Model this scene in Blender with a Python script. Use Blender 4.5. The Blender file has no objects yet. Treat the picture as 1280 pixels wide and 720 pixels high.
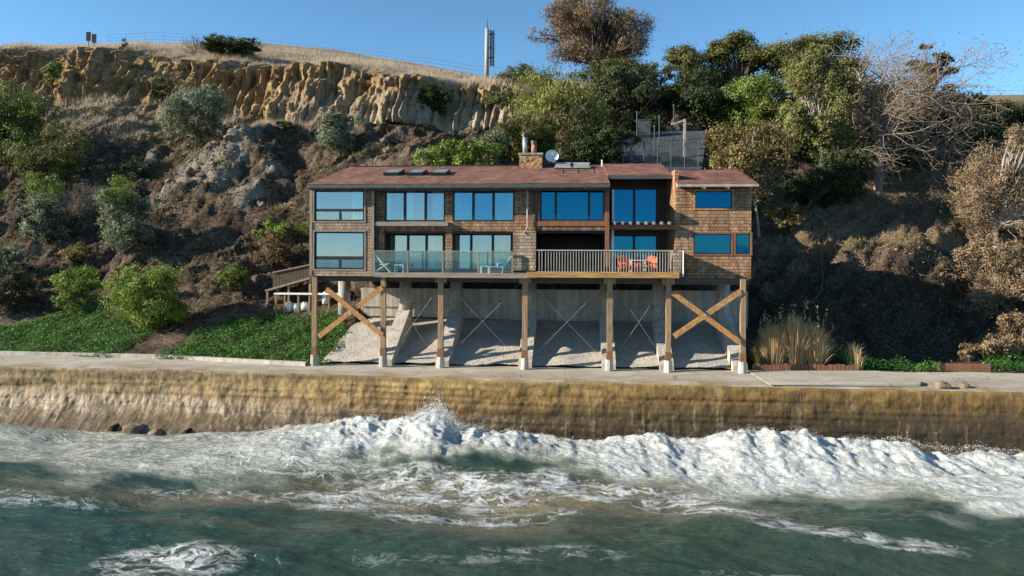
import bpy, math, random
import numpy as np
from mathutils import Vector, Matrix
from mathutils.bvhtree import BVHTree

random.seed(7)
RS = np.random.RandomState(11)
scene = bpy.context.scene
COL = scene.collection
R = math.radians

# ------------------------------------------------------------------ camera, sky, sun, exposure
ZC = 9.6
HY = 325.0
F = 853.33
cam_d = bpy.data.cameras.new("camera"); cam = bpy.data.objects.new("camera", cam_d); COL.objects.link(cam)
cam_d.lens = 24.0; cam_d.sensor_width = 36.0; cam_d.shift_y = -(360 - HY) / 1280.0
cam_d.clip_start = 0.2; cam_d.clip_end = 8000
CM = Matrix.Rotation(R(4.5), 3, 'Z') @ Matrix.Rotation(R(90), 3, 'X') @ Matrix.Rotation(R(0.3), 3, 'Z')
CL = Vector((0, -40, ZC))
cam.matrix_world = Matrix.Translation(CL) @ CM.to_4x4()
scene.camera = cam

SUN_TRAVEL = Vector((1.0, 0.28, -0.40)).normalized()
sun_el = math.asin(-SUN_TRAVEL.z)
sun_az = math.atan2(-SUN_TRAVEL.x, -SUN_TRAVEL.y)
w = bpy.data.worlds.new("World"); scene.world = w; w.use_nodes = True
wn = w.node_tree.nodes; wl = w.node_tree.links
bg = wn["Background"]
sky = wn.new("ShaderNodeTexSky"); sky.sky_type = 'NISHITA'; sky.sun_disc = False
sky.sun_elevation = sun_el; sky.sun_rotation = sun_az
sky.altitude = 3000; sky.air_density = 1.0; sky.dust_density = 0.0; sky.ozone_density = 3.2
hs = wn.new("ShaderNodeHueSaturation"); hs.inputs['Saturation'].default_value = 1.06
hs.inputs['Hue'].default_value = 0.486
wl.new(sky.outputs[0], hs.inputs['Color']); wl.new(hs.outputs[0], bg.inputs[0])
bg.inputs[1].default_value = 0.104
sd = bpy.data.lights.new("sun", 'SUN'); sd.energy = 5.0; sd.angle = R(0.5); sd.color = (1.0, 0.90, 0.74)
so = bpy.data.objects.new("sun", sd); COL.objects.link(so)
so.rotation_euler = SUN_TRAVEL.to_track_quat('-Z', 'Y').to_euler(); so.location = (-40, -20, 60)
scene.view_settings.view_transform = 'Standard'; scene.view_settings.look = 'None'
scene.view_settings.gamma = 1; scene.view_settings.use_curve_mapping = False
scene.view_settings.exposure = 1.13
scene.render.engine = 'CYCLES'
scene.cycles.transparent_max_bounces = 16; scene.cycles.max_bounces = 6
scene.cycles.use_denoising = True

# ------------------------------------------------------------------ measuring helpers
def ray(px, py):
    return CM @ Vector(((px - 640) / F, -(py - HY) / F, -1.0))
def P(px, py, Y):
    d = ray(px, py); t = (Y - CL.y) / d.y
    return CL + d * t
def Pz(px, py, z):
    d = ray(px, py); t = (z - CL.z) / d.z
    return CL + d * t
def rect(x0, x1, y0, y1, Y):
    a = P(x0, (y0 + y1) / 2, Y).x; b = P(x1, (y0 + y1) / 2, Y).x
    m = (x0 + x1) / 2
    return a, b, P(m, y1, Y).z, P(m, y0, Y).z        # x0 x1 z0 z1
def X_(px, Y, py=300): return P(px, py, Y).x
def Z_(py, Y, px=640): return P(px, py, Y).z

# ------------------------------------------------------------------ numpy noise
def _h(ix, iy, iz, seed):
    n = (ix.astype(np.int64) * 374761393 + iy.astype(np.int64) * 668265263 + iz.astype(np.int64) * 2147483647 + seed * 974634777) & 0xffffffff
    n = ((n ^ (n >> 13)) * 1274126177) & 0xffffffff
    n = ((n ^ (n >> 16)) * 2246822519) & 0xffffffff
    n = n ^ (n >> 15)
    return (n & 0xffffff) / float(0xffffff)
def vn(x, y, z=None, seed=0):
    x = np.asarray(x, float); y = np.asarray(y, float)
    if z is None: z = np.zeros_like(x + y)
    x, y, z = np.broadcast_arrays(x, y, z)
    fx, fy, fz = np.floor(x), np.floor(y), np.floor(z)
    u, v, t = x - fx, y - fy, z - fz
    u = u*u*u*(u*(u*6-15)+10); v = v*v*v*(v*(v*6-15)+10); t = t*t*t*(t*(t*6-15)+10)
    r = 0
    for dx in (0, 1):
        for dy in (0, 1):
            for dz in (0, 1):
                wgt = (u if dx else 1-u) * (v if dy else 1-v) * (t if dz else 1-t)
                r = r + wgt * _h(fx+dx, fy+dy, fz+dz, seed)
    return r * 2 - 1
def fbm(x, y, z=None, seed=0, o=4, g=.5):
    r = 0; a = 1; f = 1
    for i in range(o):
        r = r + a * vn(np.asarray(x)*f, np.asarray(y)*f, None if z is None else np.asarray(z)*f, seed+i*17)
        a *= g; f *= 2.03
    return r
def sm(a, b, x):
    t = np.clip((np.asarray(x, float)-a)/(b-a), 0, 1); return t*t*(3-2*t)

# ------------------------------------------------------------------ mesh helpers
def np_mesh(name, v, f, mat=None, smooth=False, attrs=None):
    v = np.asarray(v, dtype=np.float32).reshape(-1, 3); f = np.asarray(f, dtype=np.int32)
    m = bpy.data.meshes.new(name)
    k = f.shape[1]
    m.vertices.add(len(v)); m.vertices.foreach_set("co", v.ravel())
    m.loops.add(f.size); m.loops.foreach_set("vertex_index", f.ravel())
    m.polygons.add(len(f)); m.polygons.foreach_set("loop_start", np.arange(0, f.size, k, dtype=np.int32))
    m.polygons.foreach_set("loop_total", np.full(len(f), k, dtype=np.int32))
    m.polygons.foreach_set("use_smooth", np.full(len(f), smooth, dtype=bool))
    m.update(calc_edges=True); m.validate()
    if attrs:
        for an, av in attrs.items():
            a = m.attributes.new(an, 'FLOAT', 'POINT'); a.data.foreach_set("value", np.asarray(av, dtype=np.float32).ravel())
    if mat: m.materials.append(mat)
    return m
def link(name, mesh, parent=None):
    o = bpy.data.objects.new(name, mesh); COL.objects.link(o)
    if parent: o.parent = parent; o.matrix_parent_inverse = Matrix.Translation(parent.matrix_world.translation).inverted() if False else Matrix()
    return o
def tag(o, label=None, cat=None, group=None, kind=None):
    if label: o['label'] = label
    if cat: o['category'] = cat
    if group: o['group'] = group
    if kind: o['kind'] = kind
    return o
ORIG = {}
def thing(name, label, cat, loc=(0, 0, 0), group=None):
    o = bpy.data.objects.new(name, None); COL.objects.link(o); o.empty_display_size = .3
    o.location = loc; ORIG[o] = Vector(loc)
    return tag(o, label, cat, group)
def part(name, mesh, parent, label=None):
    """mesh is in world coordinates: move into its parent's frame"""
    off = ORIG[parent]
    mesh.transform(Matrix.Translation(-off))
    o = bpy.data.objects.new(name, mesh); COL.objects.link(o); o.parent = parent
    ORIG[o] = off
    if label: o['label'] = label
    return o

class MB:
    def __init__(s): s.v = []; s.f = []
    def poly(s, pts, faces):
        n = len(s.v); s.v += [tuple(p) for p in pts]; s.f += [tuple(i+n for i in f) for f in faces]
    def box(s, x0, x1, y0, y1, z0, z1):
        s.poly([(x0,y0,z0),(x1,y0,z0),(x1,y1,z0),(x0,y1,z0),(x0,y0,z1),(x1,y0,z1),(x1,y1,z1),(x0,y1,z1)],
               [(0,3,2,1),(4,5,6,7),(0,1,5,4),(1,2,6,5),(2,3,7,6),(3,0,4,7)])
        return s
    def beam(s, p, q, a, b, up=(0, 0, 1)):
        p, q = Vector(p), Vector(q); d = (q-p).normalized(); up = Vector(up)
        if abs(d.dot(up)) > .98: up = Vector((0, 1, 0))
        r = d.cross(up).normalized(); u = r.cross(d).normalized()
        pts = []
        for c in (p, q):
            for (i, j) in ((-1,-1),(1,-1),(1,1),(-1,1)): pts.append(c + r*i*a/2 + u*j*b/2)
        s.poly(pts, [(0,1,2,3),(7,6,5,4),(0,4,5,1),(1,5,6,2),(2,6,7,3),(3,7,4,0)]); return s
    def tube(s, p, q, r0, r1=None, n=8, cap=True):
        r1 = r0 if r1 is None else r1
        p, q = Vector(p), Vector(q); d = (q-p).normalized()
        a = Vector((0, 0, 1)) if abs(d.z) < .9 else Vector((1, 0, 0))
        x = d.cross(a).normalized(); y = d.cross(x)
        pts = [p + (x*math.cos(t)+y*math.sin(t))*r0 for t in [2*math.pi*i/n for i in range(n)]] + \
              [q + (x*math.cos(t)+y*math.sin(t))*r1 for t in [2*math.pi*i/n for i in range(n)]]
        fs = [(i, (i+1) % n, n+(i+1) % n, n+i) for i in range(n)]
        if cap: fs += [tuple(range(n-1, -1, -1)), tuple(range(n, 2*n))]
        s.poly(pts, fs); return s
    def path(s, pts, r, n=6):
        for a, b in zip(pts[:-1], pts[1:]): s.tube(a, b, r, r, n)
        return s
    def wall(s, x0, x1, y0, y1, z0, z1, holes=()):
        xs = sorted({x0, x1, *[min(max(h[i], x0), x1) for h in holes for i in (0, 1)]})
        zs = sorted({z0, z1, *[min(max(h[i], z0), z1) for h in holes for i in (2, 3)]})
        for a, b in zip(xs[:-1], xs[1:]):
            run = None
            for c, d in list(zip(zs[:-1], zs[1:])) + [(None, None)]:
                ok = c is not None and not any(h[0] < (a+b)/2 < h[1] and h[2] < (c+d)/2 < h[3] for h in holes)
                if ok: run = (run[0], d) if run else (c, d)
                elif run: s.box(a, b, y0, y1, *run); run = None
        return s
    def mesh(s, name, mat, smooth=False):
        m = bpy.data.meshes.new(name); m.from_pydata(s.v, [], s.f); m.update()
        if smooth:
            for p in m.polygons: p.use_smooth = True
        m.materials.append(mat); return m
def grid_faces(nu, nv):
    i = np.arange((nu-1)*(nv-1)); a = i // (nv-1) * nv + i % (nv-1)
    return np.stack([a, a+nv, a+nv+1, a+1], 1)

# ------------------------------------------------------------------ materials
class NT:
    def __init__(s, name):
        s.m = bpy.data.materials.new(name); s.m.use_nodes = True
        s.n = s.m.node_tree.nodes; s.l = s.m.node_tree.links; s.b = s.n["Principled BSDF"]
        s.tc = s.n.new("ShaderNodeTexCoord")
    def new(s, t, **k):
        n = s.n.new("ShaderNode"+t)
        for a, v in k.items():
            if a in n.inputs: s.set(n.inputs[a], v)
            else: setattr(n, a, v)
        return n
    def set(s, sock, v):
        if isinstance(v, bpy.types.NodeSocket): s.l.new(v, sock)
        else: sock.default_value = v
    def co(s, sc=(1, 1, 1), rot=(0, 0, 0), loc=(0, 0, 0)):
        g = s.new("NewGeometry"); mp = s.n.new("ShaderNodeMapping")
        s.l.new(g.outputs['Position'], mp.inputs[0]); mp.inputs['Scale'].default_value = sc
        mp.inputs['Rotation'].default_value = rot; mp.inputs['Location'].default_value = loc
        return mp.outputs[0]
    def noise(s, scale, vec=None, detail=6, rough=.6, dist=0):
        n = s.new("TexNoise"); n.inputs['Scale'].default_value = scale; n.inputs['Detail'].default_value = detail
        n.inputs['Roughness'].default_value = rough; n.inputs['Distortion'].default_value = dist
        s.l.new(vec if vec is not None else s.co(), n.inputs['Vector']); return n.outputs['Fac']
    def ramp(s, fac, stops):
        n = s.new("ValToRGB"); s.l.new(fac, n.inputs[0]); e = n.color_ramp.elements
        while len(e) < len(stops): e.new(.5)
        for el, (p, c) in zip(e, stops):
            el.position = p; el.color = (c[0], c[1], c[2], 1) if not isinstance(c, (int, float)) else (c, c, c, 1)
        return n.outputs[0]
    def mix(s, fac, a, b, mode='MIX'):
        n = s.new("Mix"); n.data_type = 'RGBA'; n.blend_type = mode
        for sock, v in ((n.inputs[0], fac), (n.inputs[6], a), (n.inputs[7], b)):
            if isinstance(v, tuple): v = (v[0], v[1], v[2], 1)
            s.set(sock, v)
        return n.outputs[2]
    def math(s, op, a, b=0., c=None):
        n = s.new("Math"); n.operation = op; s.set(n.inputs[0], a); s.set(n.inputs[1], b)
        if c is not None: s.set(n.inputs[2], c)
        return n.outputs[0]
    def attr(s, name):
        n = s.new("Attribute"); n.attribute_name = name; return n.outputs['Fac']
    def xyz(s):
        g = s.new("NewGeometry"); x = s.new("SeparateXYZ"); s.l.new(g.outputs['Position'], x.inputs[0]); return x.outputs
    def bump(s, h, dist=.05, strength=1.):
        n = s.new("Bump"); n.inputs['Distance'].default_value = dist; n.inputs['Strength'].default_value = strength
        s.l.new(h, n.inputs['Height']); s.l.new(n.outputs[0], s.b.inputs['Normal']); return n
    def out(s, col=None, rough=.85, spec=.3, metal=0.):
        if col is not None:
            s.set(s.b.inputs['Base Color'], (col[0], col[1], col[2], 1) if isinstance(col, tuple) else col)
        s.set(s.b.inputs['Roughness'], rough); s.b.inputs['Specular IOR Level'].default_value = spec
        s.set(s.b.inputs['Metallic'], metal)
        return s.m

def simple(name, col, rough=.7, var=.25, scale=3., spec=.3, metal=0., bump=0.):
    t = NT(name); n = t.noise(scale, detail=5)
    d = tuple(c*(1-var) for c in col); e = tuple(min(1, c*(1+var)) for c in col)
    c = t.ramp(n, [(.3, d), (.7, e)])
    if bump: t.bump(t.noise(scale*6), bump)
    return t.out(c, rough, spec, metal)

def wood(name, col, var=.45, axis='z', rough=.8):
    t = NT(name); sc = {'z': (9, 9, .7), 'x': (.7, 9, 9), 'y': (9, .7, 9), 'd': (4, 4, 4)}[axis]
    n = t.noise(1.6, t.co(sc), 6, .65); n2 = t.noise(.8)
    d = tuple(c*(1-var) for c in col); e = tuple(min(1, c*(1+var)) for c in col)
    c = t.mix(t.ramp(n2, [(.35, 0.), (.7, .35)]), t.ramp(n, [(.3, d), (.7, e)]), tuple(sum(col)/3*k for k in (.85, .8, .75)))
    t.bump(n, .02); return t.out(c, rough, .2)

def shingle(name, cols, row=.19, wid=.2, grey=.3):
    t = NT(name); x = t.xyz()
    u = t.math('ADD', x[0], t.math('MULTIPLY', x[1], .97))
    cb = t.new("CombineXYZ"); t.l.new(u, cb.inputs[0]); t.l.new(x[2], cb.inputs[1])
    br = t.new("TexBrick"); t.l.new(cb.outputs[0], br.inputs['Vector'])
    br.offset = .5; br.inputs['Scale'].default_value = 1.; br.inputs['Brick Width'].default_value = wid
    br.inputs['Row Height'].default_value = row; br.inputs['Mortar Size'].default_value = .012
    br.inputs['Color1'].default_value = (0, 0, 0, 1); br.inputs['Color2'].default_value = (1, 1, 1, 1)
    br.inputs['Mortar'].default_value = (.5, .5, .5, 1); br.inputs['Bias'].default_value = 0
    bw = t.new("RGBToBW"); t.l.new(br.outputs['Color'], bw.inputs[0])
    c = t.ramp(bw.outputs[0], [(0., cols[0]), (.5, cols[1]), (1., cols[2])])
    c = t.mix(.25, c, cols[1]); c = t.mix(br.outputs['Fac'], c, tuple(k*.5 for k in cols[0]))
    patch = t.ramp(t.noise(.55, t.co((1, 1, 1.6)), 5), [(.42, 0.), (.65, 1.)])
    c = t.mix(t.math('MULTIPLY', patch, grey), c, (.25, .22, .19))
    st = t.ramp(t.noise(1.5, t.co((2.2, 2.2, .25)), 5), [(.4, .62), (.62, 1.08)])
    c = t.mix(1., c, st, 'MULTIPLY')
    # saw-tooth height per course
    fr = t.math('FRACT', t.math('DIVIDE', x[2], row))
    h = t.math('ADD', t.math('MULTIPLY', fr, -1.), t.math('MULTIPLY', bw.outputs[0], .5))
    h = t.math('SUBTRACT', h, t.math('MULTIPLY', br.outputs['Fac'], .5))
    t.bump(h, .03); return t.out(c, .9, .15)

M = {}
M['shingle'] = shingle('cedar_shingle', [(.20, .100, .052), (.34, .185, .098), (.45, .285, .17)])
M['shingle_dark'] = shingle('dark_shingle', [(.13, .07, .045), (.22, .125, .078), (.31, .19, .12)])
M['shingle_grey'] = shingle('weathered_shingle', [(.22, .15, .10), (.36, .26, .18), (.48, .36, .26)], grey=.5)
def roofmat():
    t = NT('red_asphalt_shingle'); x = t.xyz()
    cb = t.new("CombineXYZ"); t.l.new(x[0], cb.inputs[0]); t.l.new(x[1], cb.inputs[1])
    br = t.new("TexBrick"); t.l.new(cb.outputs[0], br.inputs['Vector']); br.inputs['Scale'].default_value = 1
    br.inputs['Brick Width'].default_value = .4; br.inputs['Row Height'].default_value = .3; br.inputs['Mortar Size'].default_value = .012
    br.inputs['Color1'].default_value = (.145, .066, .05, 1); br.inputs['Color2'].default_value = (.255, .125, .095, 1); br.inputs['Mortar'].default_value = (.07, .04, .035, 1)
    n = t.ramp(t.noise(.9, t.co((1, .4, 1)), 6), [(.35, .72), (.65, 1.15)])
    n2 = t.ramp(t.noise(22, None, 3), [(.35, .7), (.65, 1.25)])
    c = t.mix(1., t.mix(1., br.outputs['Color'], n, 'MULTIPLY'), n2, 'MULTIPLY')
    t.bump(br.outputs['Fac'], .02, .6); return t.out(c, .95, .15)
M['roof'] = roofmat()
M['wood_grey'] = wood('weathered_timber', (.27, .205, .145))
M['wood_grey_x'] = wood('weathered_fascia', (.27, .22, .175), axis='x')
M['wood_ochre'] = wood('stained_ochre_beam', (.40, .22, .065), .5, 'x')
M['wood_orange'] = wood('orange_stained_brace', (.42, .20, .06), .55, 'd')
M['wood_red'] = wood('redwood_trim', (.22, .095, .05), .35, 'z')
M['wood_post'] = wood('old_timber_post', (.30, .19, .10), .5, 'z')
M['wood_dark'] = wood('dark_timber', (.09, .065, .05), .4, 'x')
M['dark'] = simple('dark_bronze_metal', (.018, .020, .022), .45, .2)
M['gutter'] = simple('grey_gutter_metal', (.07, .075, .075), .5, .25)
M['white'] = simple('white_paint', (.78, .77, .74), .5, .06)
M['rail_grey'] = simple('grey_painted_railing', (.33, .30, .265), .6, .2)
M['steel'] = simple('galvanised_steel', (.45, .45, .44), .4, .2, metal=.6)
M['orange'] = simple('orange_plastic', (.62, .12, .02), .5, .15)
M['interior'] = simple('interior_plaster', (.80, .78, .74), .9, .06)
M['interior_floor'] = simple('interior_floor', (.28, .2, .13), .6, .15)
M['curtain'] = simple('pale_curtain', (.72, .72, .70), .9, .06)
M['fabric'] = simple('cream_upholstery', (.7, .68, .63), .9, .08)
M['blackhole'] = simple('dark_opening', (.01, .01, .01), .9, .1)
M['rust'] = simple('rusty_flue', (.30, .13, .07), .7, .4)
M['plastic_white'] = simple('white_plastic', (.72, .73, .72), .4, .08)

def concrete(name, col, var=.3, spots=True, streak=.5):
    t = NT(name)
    n = t.noise(.7, None, 8, .65); n2 = t.noise(9, None, 5)
    d = tuple(c*(1-var) for c in col); e = tuple(c*(1+var*.7) for c in col)
    c = t.ramp(n, [(.3, d), (.68, e)])
    st = t.ramp(t.noise(1.3, t.co((2.4, 2.4, .18)), 6), [(.38, 1.-streak*.6), (.6, 1.05)])
    c = t.mix(1., c, st, 'MULTIPLY')
    c = t.mix(1., c, t.ramp(n2, [(.3, .82), (.7, 1.12)]), 'MULTIPLY')
    t.bump(n2, .02); return t.out(c, .92, .2)
M['concrete'] = concrete('old_concrete', (.36, .33, .29))
M['concrete_pale'] = concrete('pale_concrete', (.46, .42, .36), .22)
def promenade():
    t = NT('weathered_promenade_concrete')
    n = t.noise(.35, t.co((.5, 1.4, 1)), 8, .65); n2 = t.noise(14, None, 5); n3 = t.noise(2.2, t.co((.35, 2, 1)), 6)
    c = t.ramp(n, [(.3, (.31, .27, .215)), (.55, (.43, .39, .325)), (.75, (.50, .46, .39))])
    c = t.mix(t.ramp(n3, [(.54, 0.), (.75, .75)]), c, (.22, .175, .12))
    c = t.mix(1., c, t.ramp(n2, [(.3, .82), (.7, 1.1)]), 'MULTIPLY')
    e = t.attr('edge')
    wet = t.math('MULTIPLY', t.ramp(e, [(.45, 0.), (1., 1.)]), t.ramp(t.noise(.9, t.co((.5, 1, 1)), 5), [(.38, .1), (.62, 1.)]))
    c = t.mix(wet, c, (.20, .135, .06))
    cr = t.new("TexVoronoi"); cr.feature = 'DISTANCE_TO_EDGE'; cr.inputs['Scale'].default_value = .33
    wp_ = t.new("TexNoise"); wp_.inputs['Scale'].default_value = 1.3; wp_.inputs['Detail'].default_value = 5; t.l.new(t.co(), wp_.inputs['Vector'])
    va = t.new("VectorMath"); va.operation = 'MULTIPLY_ADD'; t.l.new(wp_.outputs['Color'], va.inputs[0]); va.inputs[1].default_value = (.8, .8, 0); t.l.new(t.co((1, 1.4, 1)), va.inputs[2]); t.l.new(va.outputs[0], cr.inputs['Vector'])
    c = t.mix(t.ramp(cr.outputs['Distance'], [(0., .75), (.012, 0.)]), c, (.10, .085, .065))
    c = t.mix(t.ramp(t.noise(.5, t.co((.7, 1.6, 1)), 6, .7), [(.54, 0.), (.7, .55)]), c, (.27, .20, .12))
    # slab joints
    x = t.xyz(); fr = t.math('FRACT', t.math('DIVIDE', x[0], 4.2))
    c = t.mix(t.ramp(fr, [(0., .8), (.009, 0.)]), c, (.1, .085, .07))
    t.bump(n2, .015); return t.out(c, .88, .25)
M['promenade'] = promenade()
def gravel():
    t = NT('gravel_concrete_slope'); v = t.new("TexVoronoi"); v.inputs['Scale'].default_value = 8.5
    t.l.new(t.co(), v.inputs['Vector'])
    c = t.ramp(t.noise(.6, None, 6), [(.3, (.36, .33, .285)), (.7, (.50, .46, .40))])
    c = t.mix(.35, c, t.ramp(v.outputs['Color'], [(0., .22), (.5, .48), (1., .65)]), 'OVERLAY')
    c = t.mix(t.ramp(v.outputs['Distance'], [(.0, 0.), (.5, .0), (.75, .3)]), c, (.16, .14, .12))
    c = t.mix(1., c, t.ramp(t.noise(25, None, 4), [(.3, .75), (.7, 1.15)]), 'MULTIPLY')
    t.bump(t.math('MULTIPLY', v.outputs['Distance'], -1.), .03, .7); return t.out(c, .95, .15)
M['gravel'] = gravel()
def seawall():
    t = NT('stained_sea_wall'); x = t.xyz()
    st = t.noise(1.0, t.co((3.4, 3.4, .26)), 8, .72); fine = t.noise(5, t.co((1.3, 1.3, .32)), 7, .7)
    lay = t.noise(1.0, t.co((.15, .15, 3.4)), 6, .6); big = t.noise(.22, None, 5)
    z = t.math('ADD', x[2], t.math('MULTIPLY', t.math('SUBTRACT', st, .5), 1.0))
    z = t.math('ADD', z, t.math('MULTIPLY', t.math('SUBTRACT', lay, .5), .5))
    z = t.math('SUBTRACT', z, t.math('MULTIPLY', t.ramp(t.math('DIVIDE', t.math('ADD', x[0], 14.), 24.), [(0., 0.), (1., 1.)]), 1.15))
    zz = t.math('DIVIDE', t.math('ADD', z, .5), 4.)
    och = t.ramp(zz, [(.08, (.030, .022, .014)), (.30, (.085, .055, .022)), (.42, (.165, .095, .028)), (.58, (.28, .165, .045)), (.76, (.36, .245, .09)), (.86, (.18, .115, .05)), (.97, (.36, .30, .22))])
    pale = t.ramp(zz, [(.02, (.14, .11, .08)), (.25, (.17, .12, .07)), (.45, (.27, .195, .115)), (.68, (.30, .205, .085)), (.85, (.27, .19, .10)), (.97, (.36, .31, .23))])
    left = t.math('ADD', t.math('MULTIPLY', x[0], -.075), t.math('MULTIPLY', big, 1.6))
    c = t.mix(t.ramp(t.math('SUBTRACT', left, 1.55), [(0., 0.), (.9, .95)]), och, pale)
    c = t.mix(t.ramp(fine, [(.36, .3), (.54, 0.)]), c, (.075, .048, .02))
    mot = t.noise(1.1, t.co((1, 1, 1.5)), 9, .72, .6)
    c = t.mix(t.ramp(mot, [(.40, .75), (.56, 0.)]), c, (.085, .058, .026))
    c = t.mix(t.ramp(mot, [(.60, 0.), (.74, .6)]), c, (.42, .34, .22))
    c = t.mix(t.ramp(t.noise(1.0, t.co((6., 6., .45)), 5, .7), [(.34, .4), (.46, 0.)]), c, (.11, .062, .02))
    for zj in (2.15, 1.15):
        dj = t.math('ABSOLUTE', t.math('SUBTRACT', t.math('ADD', x[2], t.math('MULTIPLY', t.math('SUBTRACT', big, .5), .5)), zj))
        c = t.mix(t.math('MULTIPLY', t.ramp(dj, [(.0, .8), (.035, 0.)]), t.ramp(mot, [(.42, 1.), (.58, .15)])), c, (.035, .026, .015))
    c = t.mix(t.math('MULTIPLY', t.ramp(st, [(.56, 0.), (.7, .7)]), t.ramp(lay, [(.3, .3), (.7, 1.)])), c, (.46, .37, .24))
    c = t.mix(t.ramp(t.noise(30, None, 3), [(.35, .15), (.6, 0.)]), c, (.04, .03, .02))
    h = t.math('ADD', t.math('MULTIPLY', fine, .35), t.math('MULTIPLY', mot, .9))
    t.bump(h, .10, .8)
    rough = t.ramp(zz, [(.1, .28), (.5, .55), (.9, .85)])
    return t.out(c, rough, .3)
M['seawall'] = seawall()
def stone():
    t = NT('chimney_fieldstone'); v = t.new("TexVoronoi"); v.inputs['Scale'].default_value = 3.4
    t.l.new(t.co((1, 1, 1.5)), v.inputs['Vector'])
    c = t.ramp(v.outputs['Color'], [(.0, (.10, .07, .05)), (.35, (.24, .15, .08)), (.6, (.40, .22, .08)), (1., (.19, .16, .15))])
    t.bump(t.math('MULTIPLY', v.outputs['Distance'], -1.), .06); return t.out(c, .9)
M['stone'] = stone()
def glassmat(name, tint, refl, fac):
    t = NT(name); t.n.remove(t.b)
    tr = t.new("BsdfTransparent"); tr.inputs[0].default_value = (*tint, 1)
    gl = t.new("BsdfGlossy"); gl.inputs[0].default_value = (*refl, 1); gl.inputs['Roughness'].default_value = .01
    bmp = t.new("Bump"); bmp.inputs['Distance'].default_value = .006; bmp.inputs['Strength'].default_value = .5
    t.l.new(t.noise(.7, None, 2), bmp.inputs['Height']); t.l.new(bmp.outputs[0], gl.inputs['Normal'])
    mx = t.new("MixShader"); mx.inputs[0].default_value = fac
    t.l.new(tr.outputs[0], mx.inputs[1]); t.l.new(gl.outputs[0], mx.inputs[2])
    t.l.new(mx.outputs[0], t.n["Material Output"].inputs[0]); return t.m
M['pane_clear'] = glassmat('clear_window_glass', (.86, .95, .96), (.50, .62, .70), .27)
M['pane_blue'] = glassmat('blue_tinted_window_glass', (.16, .28, .34), (.012, .15, .29), .62)
M['pane_mid'] = glassmat('mid_window_glass', (.66, .82, .86), (.20, .45, .62), .36)
M['glass_rail'] = glassmat('railing_glass', (.80, .90, .91), (.5, .6, .62), .08)
M['solar'] = simple('grey_rooflight_glass', (.20, .25, .275), .25, .2, spec=.6)

def leafmat(name, dark, mid, light, trans=.25, rough=.6):
    t = NT(name); g = t.new("NewGeometry")
    n = t.noise(.9, None, 3)
    f = t.math('ADD', t.math('MULTIPLY', g.outputs['Random Per Island'], .48), t.math('MULTIPLY', n, .62))
    c = t.ramp(f, [(.15, dark), (.5, mid), (.92, light)])
    t.out(c, rough, .25)
    tl = t.new("BsdfTranslucent"); t.l.new(c, tl.inputs[0])
    mx = t.new("MixShader"); mx.inputs[0].default_value = trans
    t.l.new(t.b.outputs[0], mx.inputs[1]); t.l.new(tl.outputs[0], mx.inputs[2])
    t.l.new(mx.outputs[0], t.n["Material Output"].inputs[0]); return t.m
L = {
 'olive': leafmat('olive_leaf', (.040, .046, .013), (.095, .102, .028), (.20, .19, .06)),
 'dark': leafmat('dark_leaf', (.010, .019, .008), (.034, .050, .016), (.095, .11, .034)),
 'green': leafmat('green_leaf', (.03, .05, .012), (.105, .15, .028), (.28, .33, .085)),
 'bright': leafmat('bright_leaf', (.05, .085, .012), (.15, .22, .03), (.32, .40, .09)),
 'ice': leafmat('ice_plant_leaf', (.015, .05, .010), (.05, .145, .02), (.14, .30, .05)),
 'brown': leafmat('brown_leaf', (.06, .04, .02), (.17, .11, .055), (.33, .23, .13)),
 'wil': leafmat('drooping_yellow_green_leaf', (.05, .062, .015), (.19, .20, .045), (.38, .36, .11)),
 'shade': leafmat('shade_brush_leaf', (.020, .019, .012), (.055, .048, .032), (.14, .11, .075), .1),  # leaf colour kept dark to imitate shade on the right slope
 'vine': leafmat('dry_vine_leaf', (.07, .048, .026), (.21, .145, .08), (.42, .32, .21)),
 'grey': leafmat('grey_green_leaf', (.03, .045, .025), (.13, .155, .09), (.44, .46, .30)),
 'pale': leafmat('pale_olive_leaf', (.05, .058, .018), (.155, .160, .05), (.31, .30, .11)),
 'yellow': leafmat('yellow_leaf', (.10, .08, .02), (.22, .17, .05), (.35, .28, .1)),
 'euc': leafmat('eucalyptus_leaf', (.055, .04, .022), (.16, .112, .066), (.33, .24, .155)),
 'straw': leafmat('dry_straw', (.24, .18, .12), (.45, .36, .265), (.62, .535, .44), .35, .8),
 'rust': leafmat('olive_brown_leaf', (.05, .042, .015), (.15, .115, .042), (.31, .235, .10)),
 'reed': leafmat('tan_reed', (.26, .17, .075), (.52, .375, .19), (.70, .55, .33), .3, .8),
 'litter': leafmat('leaf_litter', (.030, .022, .015), (.095, .068, .044), (.22, .165, .11), .05, .9),
}
M['bark'] = simple('brown_bark', (.12, .085, .06), .9, .4, 4, bump=.05)
M['bark_pale'] = simple('pale_bark', (.36, .31, .26), .9, .35, 4, bump=.04)
M['bark_dead'] = simple('dead_grey_wood', (.24, .19, .15), .9, .35, 4)
M['twig_tan'] = simple('tan_dry_twig', (.30, .22, .14), .9, .35, 4)

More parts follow.
